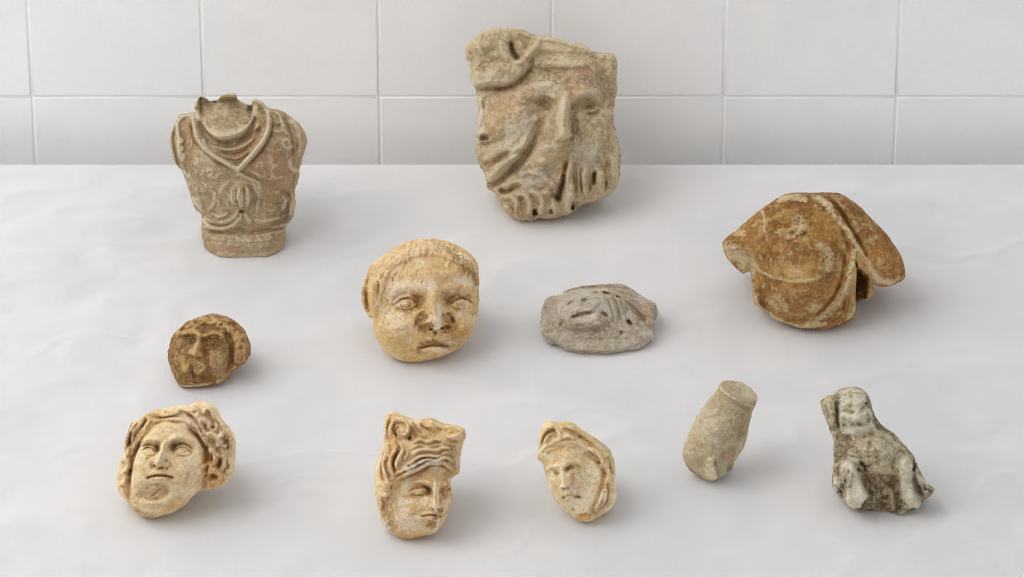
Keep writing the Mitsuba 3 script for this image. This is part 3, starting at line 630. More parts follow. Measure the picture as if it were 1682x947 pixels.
def veiled_head():
    s = Sculpt('veiled_head', (860, 670, 0.2217),
        [(195,90),(260,105),(340,100),(385,115),(430,155),(500,200),(560,240),(620,285),(660,350),(680,430),(682,520),(690,620),(685,680),(650,740),(600,780),(560,800),(500,835),(450,842),(390,825),(350,790),(320,760),(260,710),(215,640),(190,580),(165,500),(140,410),(105,370),(108,280),(115,200),(140,130)],
        (450, 842), 170, 380, 210, slope=(-0.12, 0.0), edge=(4, 30), seed=41)
    face = [(150,430),(140,350),(190,290),(280,255),(360,265),(440,300),(520,330),(560,400),(580,500),(540,620),(500,720),(440,790),(380,800),(320,760),(240,690),(190,590)]
    s.bump(310, 520, 180, 300, 50, 12); s.bump(300, 540, 90, 290, 26, 10)
    s.face(eyes=[dict(c=(216,482), hw=42, open=0.5, ang=-8, **{'in': (252,476)}), dict(c=(366,452), hw=50, open=0.5, ang=-6, **{'in': (318,450)})],
           nose=((275,425), (305,568), 44), mouth=((286,655),(340,632),(412,650)), E=160, k=1.4, lip_k=0.5,
           brows=[dict(p=[(165,462),(205,432),(262,420)], r=24, h=16), dict(p=[(295,418),(340,395),(400,392),(430,420)], r=26, h=16)])
    s.bump(396, 650, 34, 18, -18, 6); s.bump(298, 652, 22, 20, -16); s.line([(300,618),(345,604),(400,616)], 22, 14); s.bump(344, 690, 70, 30, 18); s.bump(370, 745, 24, 22, -26); s.bump(380, 750, 80, 40, 18)
    s.line([(400,470),(430,520),(425,580),(385,600)], 20, -14); s.rough(16, 40, 3, poly=[(410,420),(500,440),(510,560),(440,620),(400,540)], seed=3); s.line([(350,790),(420,785),(480,770)], 16, -24)
    s.line([(450,330),(560,400),(590,500),(560,620),(510,730),(500,800)], 26, -36)
    # hair and veil
    s.layer()
    for p, r, h in [([(120,340),(150,290),(200,262),(270,252),(330,246),(400,258),(470,290)],22,24), ([(150,330),(190,300),(240,290)],16,18), ([(250,270),(310,262),(370,282)],16,18), ([(360,250),(430,270),(480,320)],18,22),([(110,290),(130,210),(170,150),(220,130),(258,170),(262,225),(200,250)],24,46),([(150,260),(180,200),(230,190)],22,26),([(280,220),(330,200),(380,230)],24,36),([(270,130),(350,140),(430,190),(520,250),(590,310)],34,30),
                    ([(470,290),(540,330),(580,390),(570,440)],26,34),([(570,440),(610,430),(630,500),(600,560)],26,34),([(600,330),(650,400),(660,500)],30,24),([(650,560),(672,620),(660,690),(610,750)],26,34),([(590,600),(570,680),(530,760)],20,28),([(610,580),(600,660),(570,740)],18,24),([(420,830),(500,810),(560,780)],18,22)]:
        s.line(p, [r * 0.85, r * 0.7], h * 1.45, 'round')
    s.end()
    for x, y in [(200,200),(150,320),(560,400),(610,480),(420,210),(600,620)]: s.bump(x, y, 20, 17, -24)
    s.layer(-1)
    for p in [[(300,140),(400,190),(500,260)],[(130,250),(170,180),(220,155)],[(480,310),(550,360)],[(620,560),(620,660),(580,740)],[(630,360),(646,470)]]: s.line(p, 10, -18); s.stain(p, 13, (146,102,54), 0.58, 4)  # brown along these grooves is dirt with recess shade painted in
    s.end()
    s.rough(6, 26, 3)
    br = (160,116,66)
    s.stain([(330,445),(352,430)], 18, (110,84,56), 0.6, 4); s.stain([(360,500),(380,560)], 26, (180,130,88), 0.5, 5); s.stain([(232,470),(246,476)], 15, (136,110,74), 0.6, 4); s.stain([(284,585),(330,575)], 15, (150,104,68), 0.55, 4); s.stain([(380,652),(412,652)], 14, (116,86,54), 0.6, 4); s.stain([(294,656)], 13, (126,96,60), 0.6, 4); s.stain([(370,745)], 14, (124,100,64), 0.6, 4)  # darks in eyes, mouth corners and chin pit paint recess shade
    s.stain([(350,370),(330,390)], 40, (168,152,124), 0.4, 5); s.stain([(460,460),(480,560)], 60, (200,180,134), 0.4, 6); s.stain([(290,110),(400,180),(520,260)], 44, (196,160,104), 0.5, 10); s.stain([(540,230),(640,320)], 34, (160,144,112), 0.5, 5); s.stain([(570,410),(610,480)], 40, (200,154,108), 0.42, 5)
    s.stain([(540,760),(580,700)], 30, br, 0.55, 8); s.stain([(400,300),(440,330)], 50, (214,186,150), 0.5, 9); s.stain([(410,820),(470,800)], 34, (200,140,84), 0.55, 8); s.stain([(150,190),(220,200)], 30, (204,170,110), 0.5, 8); s.stain([(360,690),(470,720)], 60, (240,226,190), 0.5, 10)
    s.build((230,206,160), [((216,188,138), 30, 0.52, 0.06, 0.6), ((192,156,104), 13, 0.62, 0.05, 0.5), ((242,230,200), 16, 0.56, 0.05, 0.6)],
            {'hair': None, 'face': face}, 'small pale worn face under a lobed hair band and veil, front row', 'sculpture fragment')

def cuirass_torso():
    out = [(250,96),(275,95),(300,112),(335,106),(365,88),(395,76),(430,80),(440,108),(470,122),(505,130),(520,105),(560,118),(595,150),(640,158),(690,185),(740,225),(770,270),(780,310),(770,360),(748,420),(740,460),(735,500),(715,560),(718,620),(702,690),(672,735),(668,780),(652,850),(622,940),(560,960),(455,965),(350,960),(292,940),(260,850),(243,780),(241,740),(246,695),(236,668),(208,640),(185,560),(165,500),(150,460),(120,420),(102,360),(98,300),(110,260),(135,210),(150,185),(200,175),(232,168),(224,140)]
    s = Sculpt('cuirass_torso', (250, 130, 0.3275), out, (455, 895), 160, 200, 215, slope=(0, 0.48), wc=166, edge=(3, 24), seed=51, cell=1.25)
    # chest swells, waist draws in, a plain band below
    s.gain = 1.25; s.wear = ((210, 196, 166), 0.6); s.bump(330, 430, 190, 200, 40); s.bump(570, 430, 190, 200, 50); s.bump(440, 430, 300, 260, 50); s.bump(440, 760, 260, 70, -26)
    s.area([(232,752),(350,760),(460,765),(570,758),(690,735),(690,985),(230,985)], 30, 22)
    s.line([(238,748),(330,766),(450,772),(560,764),(676,740)], 14, -26)
    s.line([(240,800),(340,818),(455,824),(570,816),(668,794)], 9, -6)
    # broken neck: a slanting stump inside the collar
    d = s.area([(250,100),(300,115),(360,100),(430,100),(500,130),(512,200),(480,255),(410,296),(340,296),(285,250),(252,180)], 1.0, 16)
    mask = sstep(-8, 8, d)
    s.D -= sstep(-8, 8, d)          # the area() call only served for the outline
    s.D += mask * (34 - 0.75 * np.clip(300 - s.Y, 0, 240))
    s.rough(10, 50, 3, poly=[(250,100),(360,100),(500,130),(480,255),(410,290),(300,270)], seed=2)
    s.line([(256,190),(290,254),(345,298),(412,298),(482,258),(512,205)], 10, 7)
    s.line([(248,215),(285,285),(340,325),(415,326),(495,282),(535,200)], 24, -44)
    s.area([(290,320),(350,335),(430,330),(520,270),(560,260),(530,350),(450,440),(390,420),(330,380)], -30, 26)
    s.line([(330,345),(400,362),(480,340),(530,300)], 12, 16); s.line([(370,395),(440,405),(500,370),(540,330)], 10, 12); s.line([(350,372),(430,384),(500,352)], 9, -12)
    # V collar and notched rim
    s.layer()
    for p, r, h in [([(222,205),(236,270),(262,330),(310,378),(372,416),(440,456)],11,42),([(596,176),(600,240),(578,310),(530,375),(480,428),(446,462)],13,50),([(520,116),(560,128),(592,170)],15,30),([(250,110),(280,108),(305,124)],16,34),([(340,110),(385,90),(428,96)],15,34)]:
        s.line(p, r, h, 'round', taper=False)
    s.line([(270,345),(330,395),(390,430)], 9, 30, 'round'); s.line([(560,350),(510,410),(460,450)], 9, 20, 'round')
    s.end()
    s.line([(210,230),(224,300),(260,350),(330,410),(410,456)], 12, -18); s.line([(616,230),(606,290),(560,370),(490,440)], 12, -18)
    s.bump(505, 150, 26, 40, -60, 20); s.bump(232, 160, 22, 20, -34)
    # shoulders: scalloped border strips and a ring
    s.layer()
    s.line([(206,186),(160,200),(142,240),(150,300),(148,360),(160,410)], 12, 30, 'round'); s.line([(150,300),(170,315),(150,335),(172,352),(152,372),(176,390),(160,410)], 10, 26, 'round', taper=False)
    s.line([(165,470),(192,490),(170,505),(196,525),(180,545)], 10, 26, 'round'); s.line([(205,600),(240,610),(252,640),(225,650)], 11, 28, 'round'); s.line([(205,620),(238,640),(250,662)], 9, 24, 'round')
    s.curl(688, 326, 27, 1.15, 40, 1, 11, 28); s.line([(630,165),(662,205),(672,262),(700,290)], 14, 26, 'round'); s.line([(700,415),(704,450),(736,462)], 11, 28, 'round'); s.line([(600,265),(650,270),(672,262)], 12, 20, 'round'); s.line([(700,200),(735,250),(752,320),(742,390)], 14, 26, 'round')
    s.end()
    s.line([(128,240),(122,310),(135,400),(158,470)], 14, -26); s.line([(650,180),(690,245),(712,320),(712,400)], 13, -20); s.line([(176,420),(186,470),(200,560),(226,600)], 12, -14)
    # chest emblem: a small mask knotted in drapery
    s.bump(455, 585, 120, 130, 22)
    s.layer()
    s.bump(455, 590, 58, 72, 44, 0, 'round')
    for p, r, h in [([(420,545),(412,590),(424,640)],11,44),([(455,540),(452,590),(455,645)],10,46),([(488,545),(496,590),(486,640)],11,44),([(410,520),(375,540),(345,590),(342,640)],13,22),([(500,520),(540,545),(566,590),(570,640)],13,22),([(390,560),(398,600),(385,640)],10,16),([(330,560),(320,620),(290,660)],13,24),
                    ([(430,500),(455,480),(490,500),(540,520),(560,560)],13,28),([(520,540),(545,590),(530,650),(545,690)],14,28),([(560,560),(565,620),(545,660)],11,20),([(248,702),(290,736),(350,750),(410,732),(448,690)],15,38),([(262,690),(310,716),(370,716),(420,690),(440,655)],12,30),([(470,670),(490,710),(500,726)],13,34),([(452,670),(448,720)],12,26),([(300,670),(340,690),(390,672)],11,24),
                    ([(510,700),(560,712),(620,700),(680,680)],12,20),([(500,470),(540,480),(580,510)],9,16),([(300,480),(330,500),(350,480)],9,14),([(640,440),(610,460),(630,500),(660,490)],9,16),([(250,520),(280,540),(262,580)],9,14)]:
        s.line(p, r, h, 'round')
    s.end()
    s.line([(438,540),(434,590),(440,640)], 7, -16); s.line([(472,540),(474,590),(470,640)], 7, -16); s.bump(456, 664, 22, 12, -24); s.line([(650,560),(690,600),(670,680),(650,710)], 20, -30); s.bump(690, 630, 46, 90, 34, 10)
    s.layer()
    for x, y, r, a, w in [(245,470,24,0,1),(300,470,22,90,-1),(250,560,24,180,1),(300,560,22,40,-1),(620,420,26,0,1),(660,500,24,120,-1),(600,500,24,200,1),(640,580,26,80,-1),(600,640,22,10,1),(560,440,20,150,1),(200,330,20,60,-1),(660,240,20,200,1),(230,420,18,300,1)]:
        s.curl(x, y, r, 0.8, a, w, 10, 12)
    s.end()
    s.rough(10, 60, 3); s.rough(6, 22, 3, seed=5)
    s.n1, s.n2 = 0.55, 0.35; s.grit = ((92, 76, 52), (204, 190, 160), 0.4)
    red = (166,128,94); pale = (206,190,158)
    s.stain([(620,380),(660,460),(600,520),(560,420)], 80, red, 0.5, 9); s.stain([(190,260),(200,360),(190,420)], 46, (168,126,92), 0.45, 6); s.stain([(430,380),(520,320),(570,220)], 36, red, 0.5, 8); s.stain([(680,560),(600,600)], 50, red, 0.35, 9)
    for p in [[(222,205),(236,270),(262,330),(310,378),(372,416),(440,456)],[(596,176),(600,240),(578,310),(530,375),(480,428),(446,462)],[(206,186),(160,200),(142,240),(150,300),(148,360),(160,410)],[(165,470),(192,490),(180,545)],[(205,600),(250,660)],[(260,195),(290,254),(345,298),(412,298),(482,258)],[(700,415),(704,450),(736,462)],[(248,702),(290,736),(350,750),(410,732)],[(350,870),(455,888),(560,878)]]:
        s.stain(p, 10, pale, 0.78, 5)
    s.curl; s.stain([(688,326)], 34, pale, 0.4, 5); s.stain([(370,540),(345,590),(330,690)], 18, pale, 0.45, 5); s.stain([(330,820),(420,850),(540,840)], 46, (184,166,132), 0.45, 8); s.stain([(300,840),(440,860)], 30, (176,130,100), 0.4, 8)
    s.stain([(660,640),(690,690),(640,700)], 40, (110,92,66), 0.5, 8); s.stain([(500,150),(520,200)], 24, (104,76,54), 0.5, 6)
    s.build((182,160,128), [((154,134,102), 30, 0.5, 0.06, 0.7), ((178,148,112), 22, 0.57, 0.05, 0.45), ((132,112,84), 8, 0.63, 0.05, 0.55), ((200,184,150), 9, 0.64, 0.05, 0.5)],
            {'torso': None, 'neck_stump': [(250,100),(300,115),(360,100),(430,100),(500,130),(512,200),(480,255),(410,300),(340,300),(280,250),(252,180)],
             'collar': [[(205,205),(240,190),(262,260),(300,320),(350,350),(440,420),(500,370),(560,270),(576,190),(606,176),(620,240),(590,330),(530,400),(480,450),(446,480),(370,440),(290,395),(235,320)]],
             'emblem': [(300,600),(340,530),(420,485),(500,480),(570,530),(580,620),(550,690),(500,735),(440,720),(360,690),(310,670)],
             'waist_band': [(225,752),(350,768),(460,773),(570,766),(690,742),(700,990),(220,990)]},
            'standing headless armoured torso with V collar and knotted emblem, grey brown stone', 'sculpture fragment')

def bearded_mask():
    out = [(75,120),(115,86),(160,60),(230,48),(310,55),(380,80),(450,88),(530,108),(590,120),(640,150),(680,150),(722,162),(736,200),(738,300),(722,400),(728,480),(746,560),(756,630),(750,700),(722,770),(670,802),(590,830),(530,866),(470,886),(400,892),(340,900),(280,886),(235,850),(205,790),(160,742),(150,690),(118,620),(115,540),(125,440),(118,350),(100,300),(85,220),(70,160)]
    s = Sculpt('bearded_mask', (740, 30, 0.3695), out, (345, 900), 95, 230, 90, slope=(0, 0.10), edge=(8, 26), seed=61, cell=1.3)
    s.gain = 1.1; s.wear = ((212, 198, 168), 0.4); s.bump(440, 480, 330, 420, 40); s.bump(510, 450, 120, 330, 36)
    # thick lobe of head cloth, upper left
    lobe = [(66,130),(150,58),(225,44),(262,80),(262,130),(290,190),(345,212),(310,262),(250,300),(170,300),(110,312),(90,250)]
    s.area(lobe, 56, 26); s.rough(16, 60, 3, poly=lobe, seed=2)
    s.line([(110,322),(180,316),(250,316),(318,272),(360,222)], 16, -30)
    s.line([(295,212),(330,188),(366,150),(392,112)], 20, 44, 'round'); s.line([(262,110),(272,160),(300,196)], 20, -50); s.line([(225,110),(236,160),(262,196)], 24, 34); s.line([(300,80),(340,110),(330,150)], 22, -26); s.line([(390,96),(470,100),(560,125),(640,160)], 24, 26)
    s.line([(380,160),(470,168),(560,172),(650,190)], 20, -16); s.line([(400,240),(470,236),(540,240)], 14, -12); s.line([(370,210),(450,205),(540,214),(620,200)], 30, 18)
    s.area([(640,160),(730,170),(735,330),(700,420),(660,330),(650,240)], -34, 30); s.rough(24, 40, 3, poly=[(600,150),(730,160),(735,420),(680,420),(640,260)], seed=3)
    s.bump(410, 310, 110, 34, 20, 6); s.bump(430, 300, 60, 24, 14)
    # brows, sockets, a worn nose
    s.bump(360, 335, 150, 60, 26, -8); s.bump(610, 335, 110, 46, 24, 10); s.bump(500, 460, 110, 170, 30)
    s.bump(400, 398, 110, 52, -40, -4); s.line([(395,372),(428,378),(452,402),(448,430)], 34, -30); s.bump(365, 402, 60, 26, 24); s.line([(312,380),(350,382),(388,394)], 9, 14)
    s.bump(600, 400, 90, 46, -40); s.line([(545,388),(580,392),(640,394)], 22, -20); s.bump(620, 410, 46, 22, 24); s.line([(585,398),(620,388),(655,408)], 9, 14); s.line([(600,432),(640,430),(660,414)], 10, -14); s.bump(592, 342, 40, 22, 20, -20)
    s.line([(510,350),(504,400),(496,470),(500,534)], [36,38,42,46], [18,34,48,54], taper=False); s.line([(508,360),(500,450),(498,528)], [14,16,20], [4,10,14], taper=False); s.bump(503, 522, 40, 28, 16); s.line([(536,380),(542,450),(544,520)], 34, -34); s.bump(470, 548, 34, 22, 14); s.line([(470,556),(510,548),(540,540)], 14, -22)
    # full left cheek rolling into broad folds, right cheek
    s.bump(258, 440, 160, 125, 52, -10); s.bump(294, 510, 90, 60, 18); s.bump(640, 560, 100, 120, 30); s.bump(690, 470, 60, 120, 14)
    s.line([(446,436),(405,476),(372,530),(349,586),(290,660),(230,712),(172,752)], [34,34,30,24], [-22,-46,-56,-50], taper=False)
    s.line([(380,510),(330,560),(270,620),(210,672),(160,722)], [30,40], [30,44], 'smooth'); s.line([(320,520),(260,566),(190,610),(140,636)], [30,34], [14,30], 'smooth'); s.line([(340,586),(280,608),(210,640),(160,676)], 17, -24); s.line([(280,590),(215,622),(150,655)], 10, -14); s.line([(240,540),(180,560),(130,572)], 22, -22); s.bump(155, 533, 34, 20, -44); s.bump(178, 680, 24, 14, -34); s.line([(128,360),(140,420),(120,500)], 16, 22); s.line([(160,350),(150,410)], 14, -18)
    # lip, chin and beard
    s.bump(410, 620, 90, 110, 36, 30); s.bump(440, 575, 70, 34, 18); s.bump(420, 640, 60, 26, 16); s.bump(350, 745, 90, 40, 30); s.line([(300,700),(360,690),(430,720),(470,760)], 24, 22); s.line([(215,760),(250,772),(285,752),(320,748)], 20, -46)
    s.line([(514,650),(508,700),(492,752),(478,806)], [14,20,24], [-46,-58,-64], taper=False); s.bump(458, 792, 36, 18, -56, 10)
    s.layer()
    for p in [[(230,800),(262,792),(290,815),(296,850),(284,884)],[(280,790),(322,784),(350,812),(352,850),(334,888)],[(340,782),(384,780),(408,812),(404,852),(388,880)],[(392,776),(438,784),(462,822),(452,862),(424,884)],[(236,838),(262,846),(270,872)]]:
        s.line(p, [18, 22, 17], [26, 46, 32], 'smooth')
    for p, r, h in [([(536,640),(522,700),(534,770),(520,866)],27,70),([(566,660),(572,730),(566,800)],18,34),([(604,650),(592,720),(600,790)],20,42),([(668,670),(664,720),(676,780)],26,46),([(716,610),(730,670),(716,740)],28,34)]:
        s.line(p, [r * 0.8, r, r * 0.8], [h * 0.6, h, h * 0.8], 'smooth')
    s.end()
    for p, r, h in [([(370,846),(378,876)],17,-60),([(446,848),(450,872)],15,-50),([(538,806),(540,852)],15,-62),([(640,680),(634,742)],15,-64),([(572,680),(582,770)],9,-24),([(620,690),(618,770)],8,-20),([(300,836),(298,870)],10,-26),([(690,720),(684,770)],9,-22)]:
        s.line(p, r, h)
    s.rough(15, 60, 3); s.rough(9, 24, 3, seed=5); s.rough(7, 40, 2, ridged=True, seed=9); s.n1, s.n2 = 0.8, 0.4; s.grit = ((104, 86, 60), (214, 202, 176), 0.45)
    s.stain([(250,400),(300,380),(200,450)], 80, (192,156,116), 0.48, 7); s.stain([(240,400)], 18, (204,164,100), 0.4, 4); s.stain([(590,230),(560,280)], 56, (188,146,108), 0.42, 6); s.stain([(350,620),(380,600)], 46, (188,150,112), 0.42, 6); s.stain([(300,510),(270,560),(330,500)], 60, (214,202,178), 0.6, 10); s.stain([(410,310),(440,315)], 40, (216,200,168), 0.6, 7)
    s.stain([(610,590),(600,640)], 60, (200,188,168), 0.55, 9); s.stain([(350,740),(400,720)], 50, (204,194,180), 0.5, 8); s.stain([(500,380),(480,460),(500,520)], 26, (208,190,156), 0.55, 7); s.stain([(410,140),(540,150),(640,160)], 40, (204,188,156), 0.5, 7); s.stain([(130,270),(190,280)], 50, (212,198,168), 0.5, 8); s.stain([(140,360),(130,500)], 24, (214,200,172), 0.6, 8)
    s.stain([(150,532)], 26, (84,68,52), 0.6, 5); s.stain([(500,700),(488,780)], 14, (88,70,50), 0.6, 5); s.stain([(370,862)], 20, (92,74,52), 0.6, 5); s.stain([(540,830)], 18, (92,74,52), 0.6, 5); s.stain([(545,420),(545,520)], 24, (120,98,68), 0.5, 6); s.stain([(650,260),(700,340)], 50, (150,128,94), 0.5, 7)  # shade painted as dark tone in pits, creases and beside the nose
    s.build((190,170,134), [((164,144,108), 34, 0.5, 0.06, 0.7), ((204,188,156), 18, 0.58, 0.05, 0.6), ((132,112,80), 9, 0.61, 0.05, 0.55), ((190,152,114), 26, 0.60, 0.05, 0.5)],
            {'face': None, 'head_cloth': [(66,120),(150,50),(225,40),(310,50),(380,76),(392,112),(366,160),(330,230),(260,310),(170,312),(100,322),(80,250)],
             'beard': [(100,610),(200,580),(300,610),(360,580),(430,550),(500,575),(560,570),(640,620),(760,600),(770,720),(700,810),(540,880),(340,915),(230,860),(150,760)]},
            'large weathered bearded face relief leaning near the tiled wall, tallest of all', 'sculpture fragment')

def draped_bust():
    out = [(480,95),(600,92),(740,92),(800,115),(880,170),(950,240),(1020,310),(1080,390),(1120,450),(1140,520),(1136,590),(1080,622),(1020,636),(962,622),(964,680),(900,712),(866,704),(860,800),(820,832),(760,862),(680,877),(560,877),(480,852),(400,822),(340,772),(285,732),(266,660),(262,562),(250,546),(215,557),(170,522),(120,462),(95,400),(110,360),(180,300),(250,240),(330,180),(400,130)]
    s = Sculpt('draped_bust', (1160, 290, 0.285), out, (620, 877), 150, 470, 130, slope=(0, 0.02), edge=(4, 34), seed=71, cell=1.3)
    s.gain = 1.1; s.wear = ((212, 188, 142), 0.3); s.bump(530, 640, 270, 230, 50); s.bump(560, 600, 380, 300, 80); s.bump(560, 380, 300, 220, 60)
    # shoulder flap on the left hangs free over the bowl-shaped chest
    s.area([(90,400),(180,300),(330,180),(480,100),(600,110),(700,200),(760,330),(740,480),(700,560),(600,596),(500,606),(400,588),(300,545),(262,520),(215,560),(150,510)], 8, 80)
    s.line([(262,500),(320,560),(400,586),(500,606),(600,594),(690,566)], 18, 12); s.line([(262,540),(330,586),(420,616),(520,632),(620,616)], 26, -9)
    s.area([(70,420),(120,425),(250,440),(262,560),(215,575),(150,520)], -60, 26); s.line([(108,412),(180,420),(250,440),(290,490)], 12, 16)
    s.line([(266,600),(300,690),(360,770),(440,812),(560,842),(660,806),(730,740),(780,640),(800,540)], 20, -22)
    s.line([(262,620),(286,720),(350,784),(440,836),(560,864),(680,850)], 20, 24)
    # rope-like border, twice
    s.layer()
    rope = spline([(640,120),(700,190),(770,270),(820,340),(866,410),(905,470),(940,530),(975,590),(1060,606),(1130,560)], 3.0)
    rope2 = spline([(846,430),(836,500),(812,580),(776,670),(720,750),(640,820),(560,858)], 3.0)
    for q in (rope, rope2):
        L = np.cumsum(np.r_[0, np.linalg.norm(np.diff(q, axis=0), axis=1)])
        for dd in np.arange(8, L[-1] - 8, 30):
            i = min(np.searchsorted(L, dd), len(q) - 2); t = q[i + 1] - q[i]; t /= np.linalg.norm(t); nrm = np.array([-t[1], t[0]])
            a = q[i] - t * 20 - nrm * 14; b = q[i] + t * 20 + nrm * 14
            j = s.rng.normal(0, 3, 2)
            s.line([a + j, q[i] + j, b + j], s.rng.uniform(9, 12), s.rng.uniform(9, 18), 'round')
    s.line([(780,290),(822,320),(850,340)], 16, 20, 'round'); s.line([(800,340),(860,410),(905,470)], 16, 24, 'round')
    s.end()
    s.line([(790,430),(782,520),(762,600),(720,690),(650,770),(590,815)], 18, -30); s.line([(770,300),(800,380),(822,450)], 16, -20); s.line([(690,800),(640,812),(600,836)], 10, 16); s.line([(830,700),(812,780),(800,826)], 10, 22); s.line([(790,700),(770,790),(700,840)], 12, -20)
    # right arm with its drapery, apart from the body
    s.area([(740,92),(850,140),(960,240),(1060,360),(1150,520),(1140,610),(1010,640),(950,590),(905,480),(850,360),(770,250),(690,140)], 20, 40)
    s.line([(700,120),(780,220),(840,320),(890,400),(920,470)], 18, -46); s.area([(866,540),(905,560),(930,590),(920,700),(880,716),(862,700)], -220, 18); s.line([(850,480),(866,560),(864,700)], 12, -44)
    s.line([(900,220),(925,290),(900,340)], 30, 12); s.bump(1000, 500, 120, 90, 30, 40)
    # torn neck scar
    s.area([(380,250),(460,200),(570,230),(580,290),(520,340),(480,372),(410,350),(370,310)], 14, 30); s.rough(34, 44, 4, poly=[(370,240),(570,210),(590,300),(480,385),(380,340)], seed=4)
    for i in range(22):
        x, y = s.rng.normal(490, 40), s.rng.normal(310, 26); s.bump(x, y, s.rng.uniform(18,40), s.rng.uniform(14,26), s.rng.choice([8, 12, -8]), s.rng.uniform(0,180))
    s.line([(316,200),(330,260),(326,320)], 8, 12); s.line([(400,120),(520,108),(640,108),(700,160)], 18, 14)
    s.rough(20, 130, 2); s.rough(5, 30, 3, seed=5); s.n1, s.n2 = 0.5, 0.3; s.grit = ((84, 54, 28), (206, 178, 128), 0.3)
    pale = (218,200,160); dk = (96,62,30)
    for p, r, c in [(rope[::20], 17, 0.5), (rope2[::20], 20, 0.54), ([(262,620),(286,720),(350,784),(440,836),(560,864),(680,850)], 16, 0.5), ([(262,500),(320,556),(400,592),(500,608),(600,598)], 10, 0.42), ([(420,130),(500,118),(560,130)], 20, 0.6), ([(620,105),(690,160),(700,180)], 20, 0.55), ([(316,200),(330,250),(328,320)], 9, 0.6), ([(405,330),(440,345),(490,352)], 22, 0.55), ([(510,300),(560,290)], 34, 0.55), ([(500,240),(530,250)], 24, 0.4), ([(130,430),(200,460),(240,530)], 44, 0.7), ([(200,330),(170,310)], 26, 0.45), ([(960,560),(985,600),(1060,610)], 20, 0.6), ([(650,400),(700,480),(690,520)], 34, 0.45), ([(480,540),(540,590)], 36, 0.4), ([(400,690),(440,760),(360,720)], 30, 0.36), ([(620,740),(600,760)], 30, 0.36), ([(990,340),(930,370)], 12, 0.5), ([(640,390)], 16, 0.6), ([(770,880)], 10, 0.4), ([(930,260),(940,300)], 12, 0.5), ([(850,760),(815,810)], 14, 0.6)]:
        s.stain(p, r, pale, c, 6)
    s.stain([(880,560),(880,690)], 26, (84,52,26), 0.7, 8); s.stain([(270,380),(340,390),(420,370)], 50, (144,90,46), 0.55, 8); s.stain([(620,270),(680,330),(640,350)], 70, (170,122,62), 0.5, 9); s.stain([(1060,500),(1000,460)], 80, (150,92,44), 0.5, 10); s.stain([(560,640),(460,650),(640,660)], 60, (156,108,54), 0.5, 9); s.stain([(400,520),(450,520)], 50, (176,142,92), 0.5, 8)  # the first one paints the shade of the gap under the arm
    s.stain([(560,100),(680,100),(780,120)], 26, dk, 0.5, 7); s.stain([(290,650),(330,740)], 30, (104,70,36), 0.5, 8); s.stain([(740,600),(700,680)], 30, (170,118,54), 0.5, 8); s.stain([(820,180),(900,260),(960,330)], 60, (130,90,48), 0.45, 9); s.stain([(500,540),(560,530)], 60, (186,140,88), 0.45, 9)
    s.build((156,112,60), [((130,88,42), 40, 0.5, 0.05, 0.8), ((188,150,92), 22, 0.56, 0.04, 0.6), ((110,74,38), 13, 0.60, 0.05, 0.6), ((202,180,134), 8, 0.67, 0.04, 0.55)],
            {'body': None, 'shoulder': [(690,130),(740,80),(860,130),(970,230),(1070,360),(1160,520),(1150,620),(1010,650),(950,600),(905,490),(850,370),(770,260)],
             'rope_border': [[tuple(p) for p in np.vstack([rope2[::18] + [-26, -8], (rope2[::18] + [26, 12])[::-1]])], [(770,270),(830,300),(880,360),(930,470),(985,570),(1060,590),(1060,620),(975,615),(930,540),(850,420),(790,330)]],
             'neck_scar': [(380,250),(460,200),(570,225),(590,290),(530,345),(480,385),(405,360),(365,310)]},
            'rust brown headless draped bust with pale rope border across its chest', 'sculpture fragment')

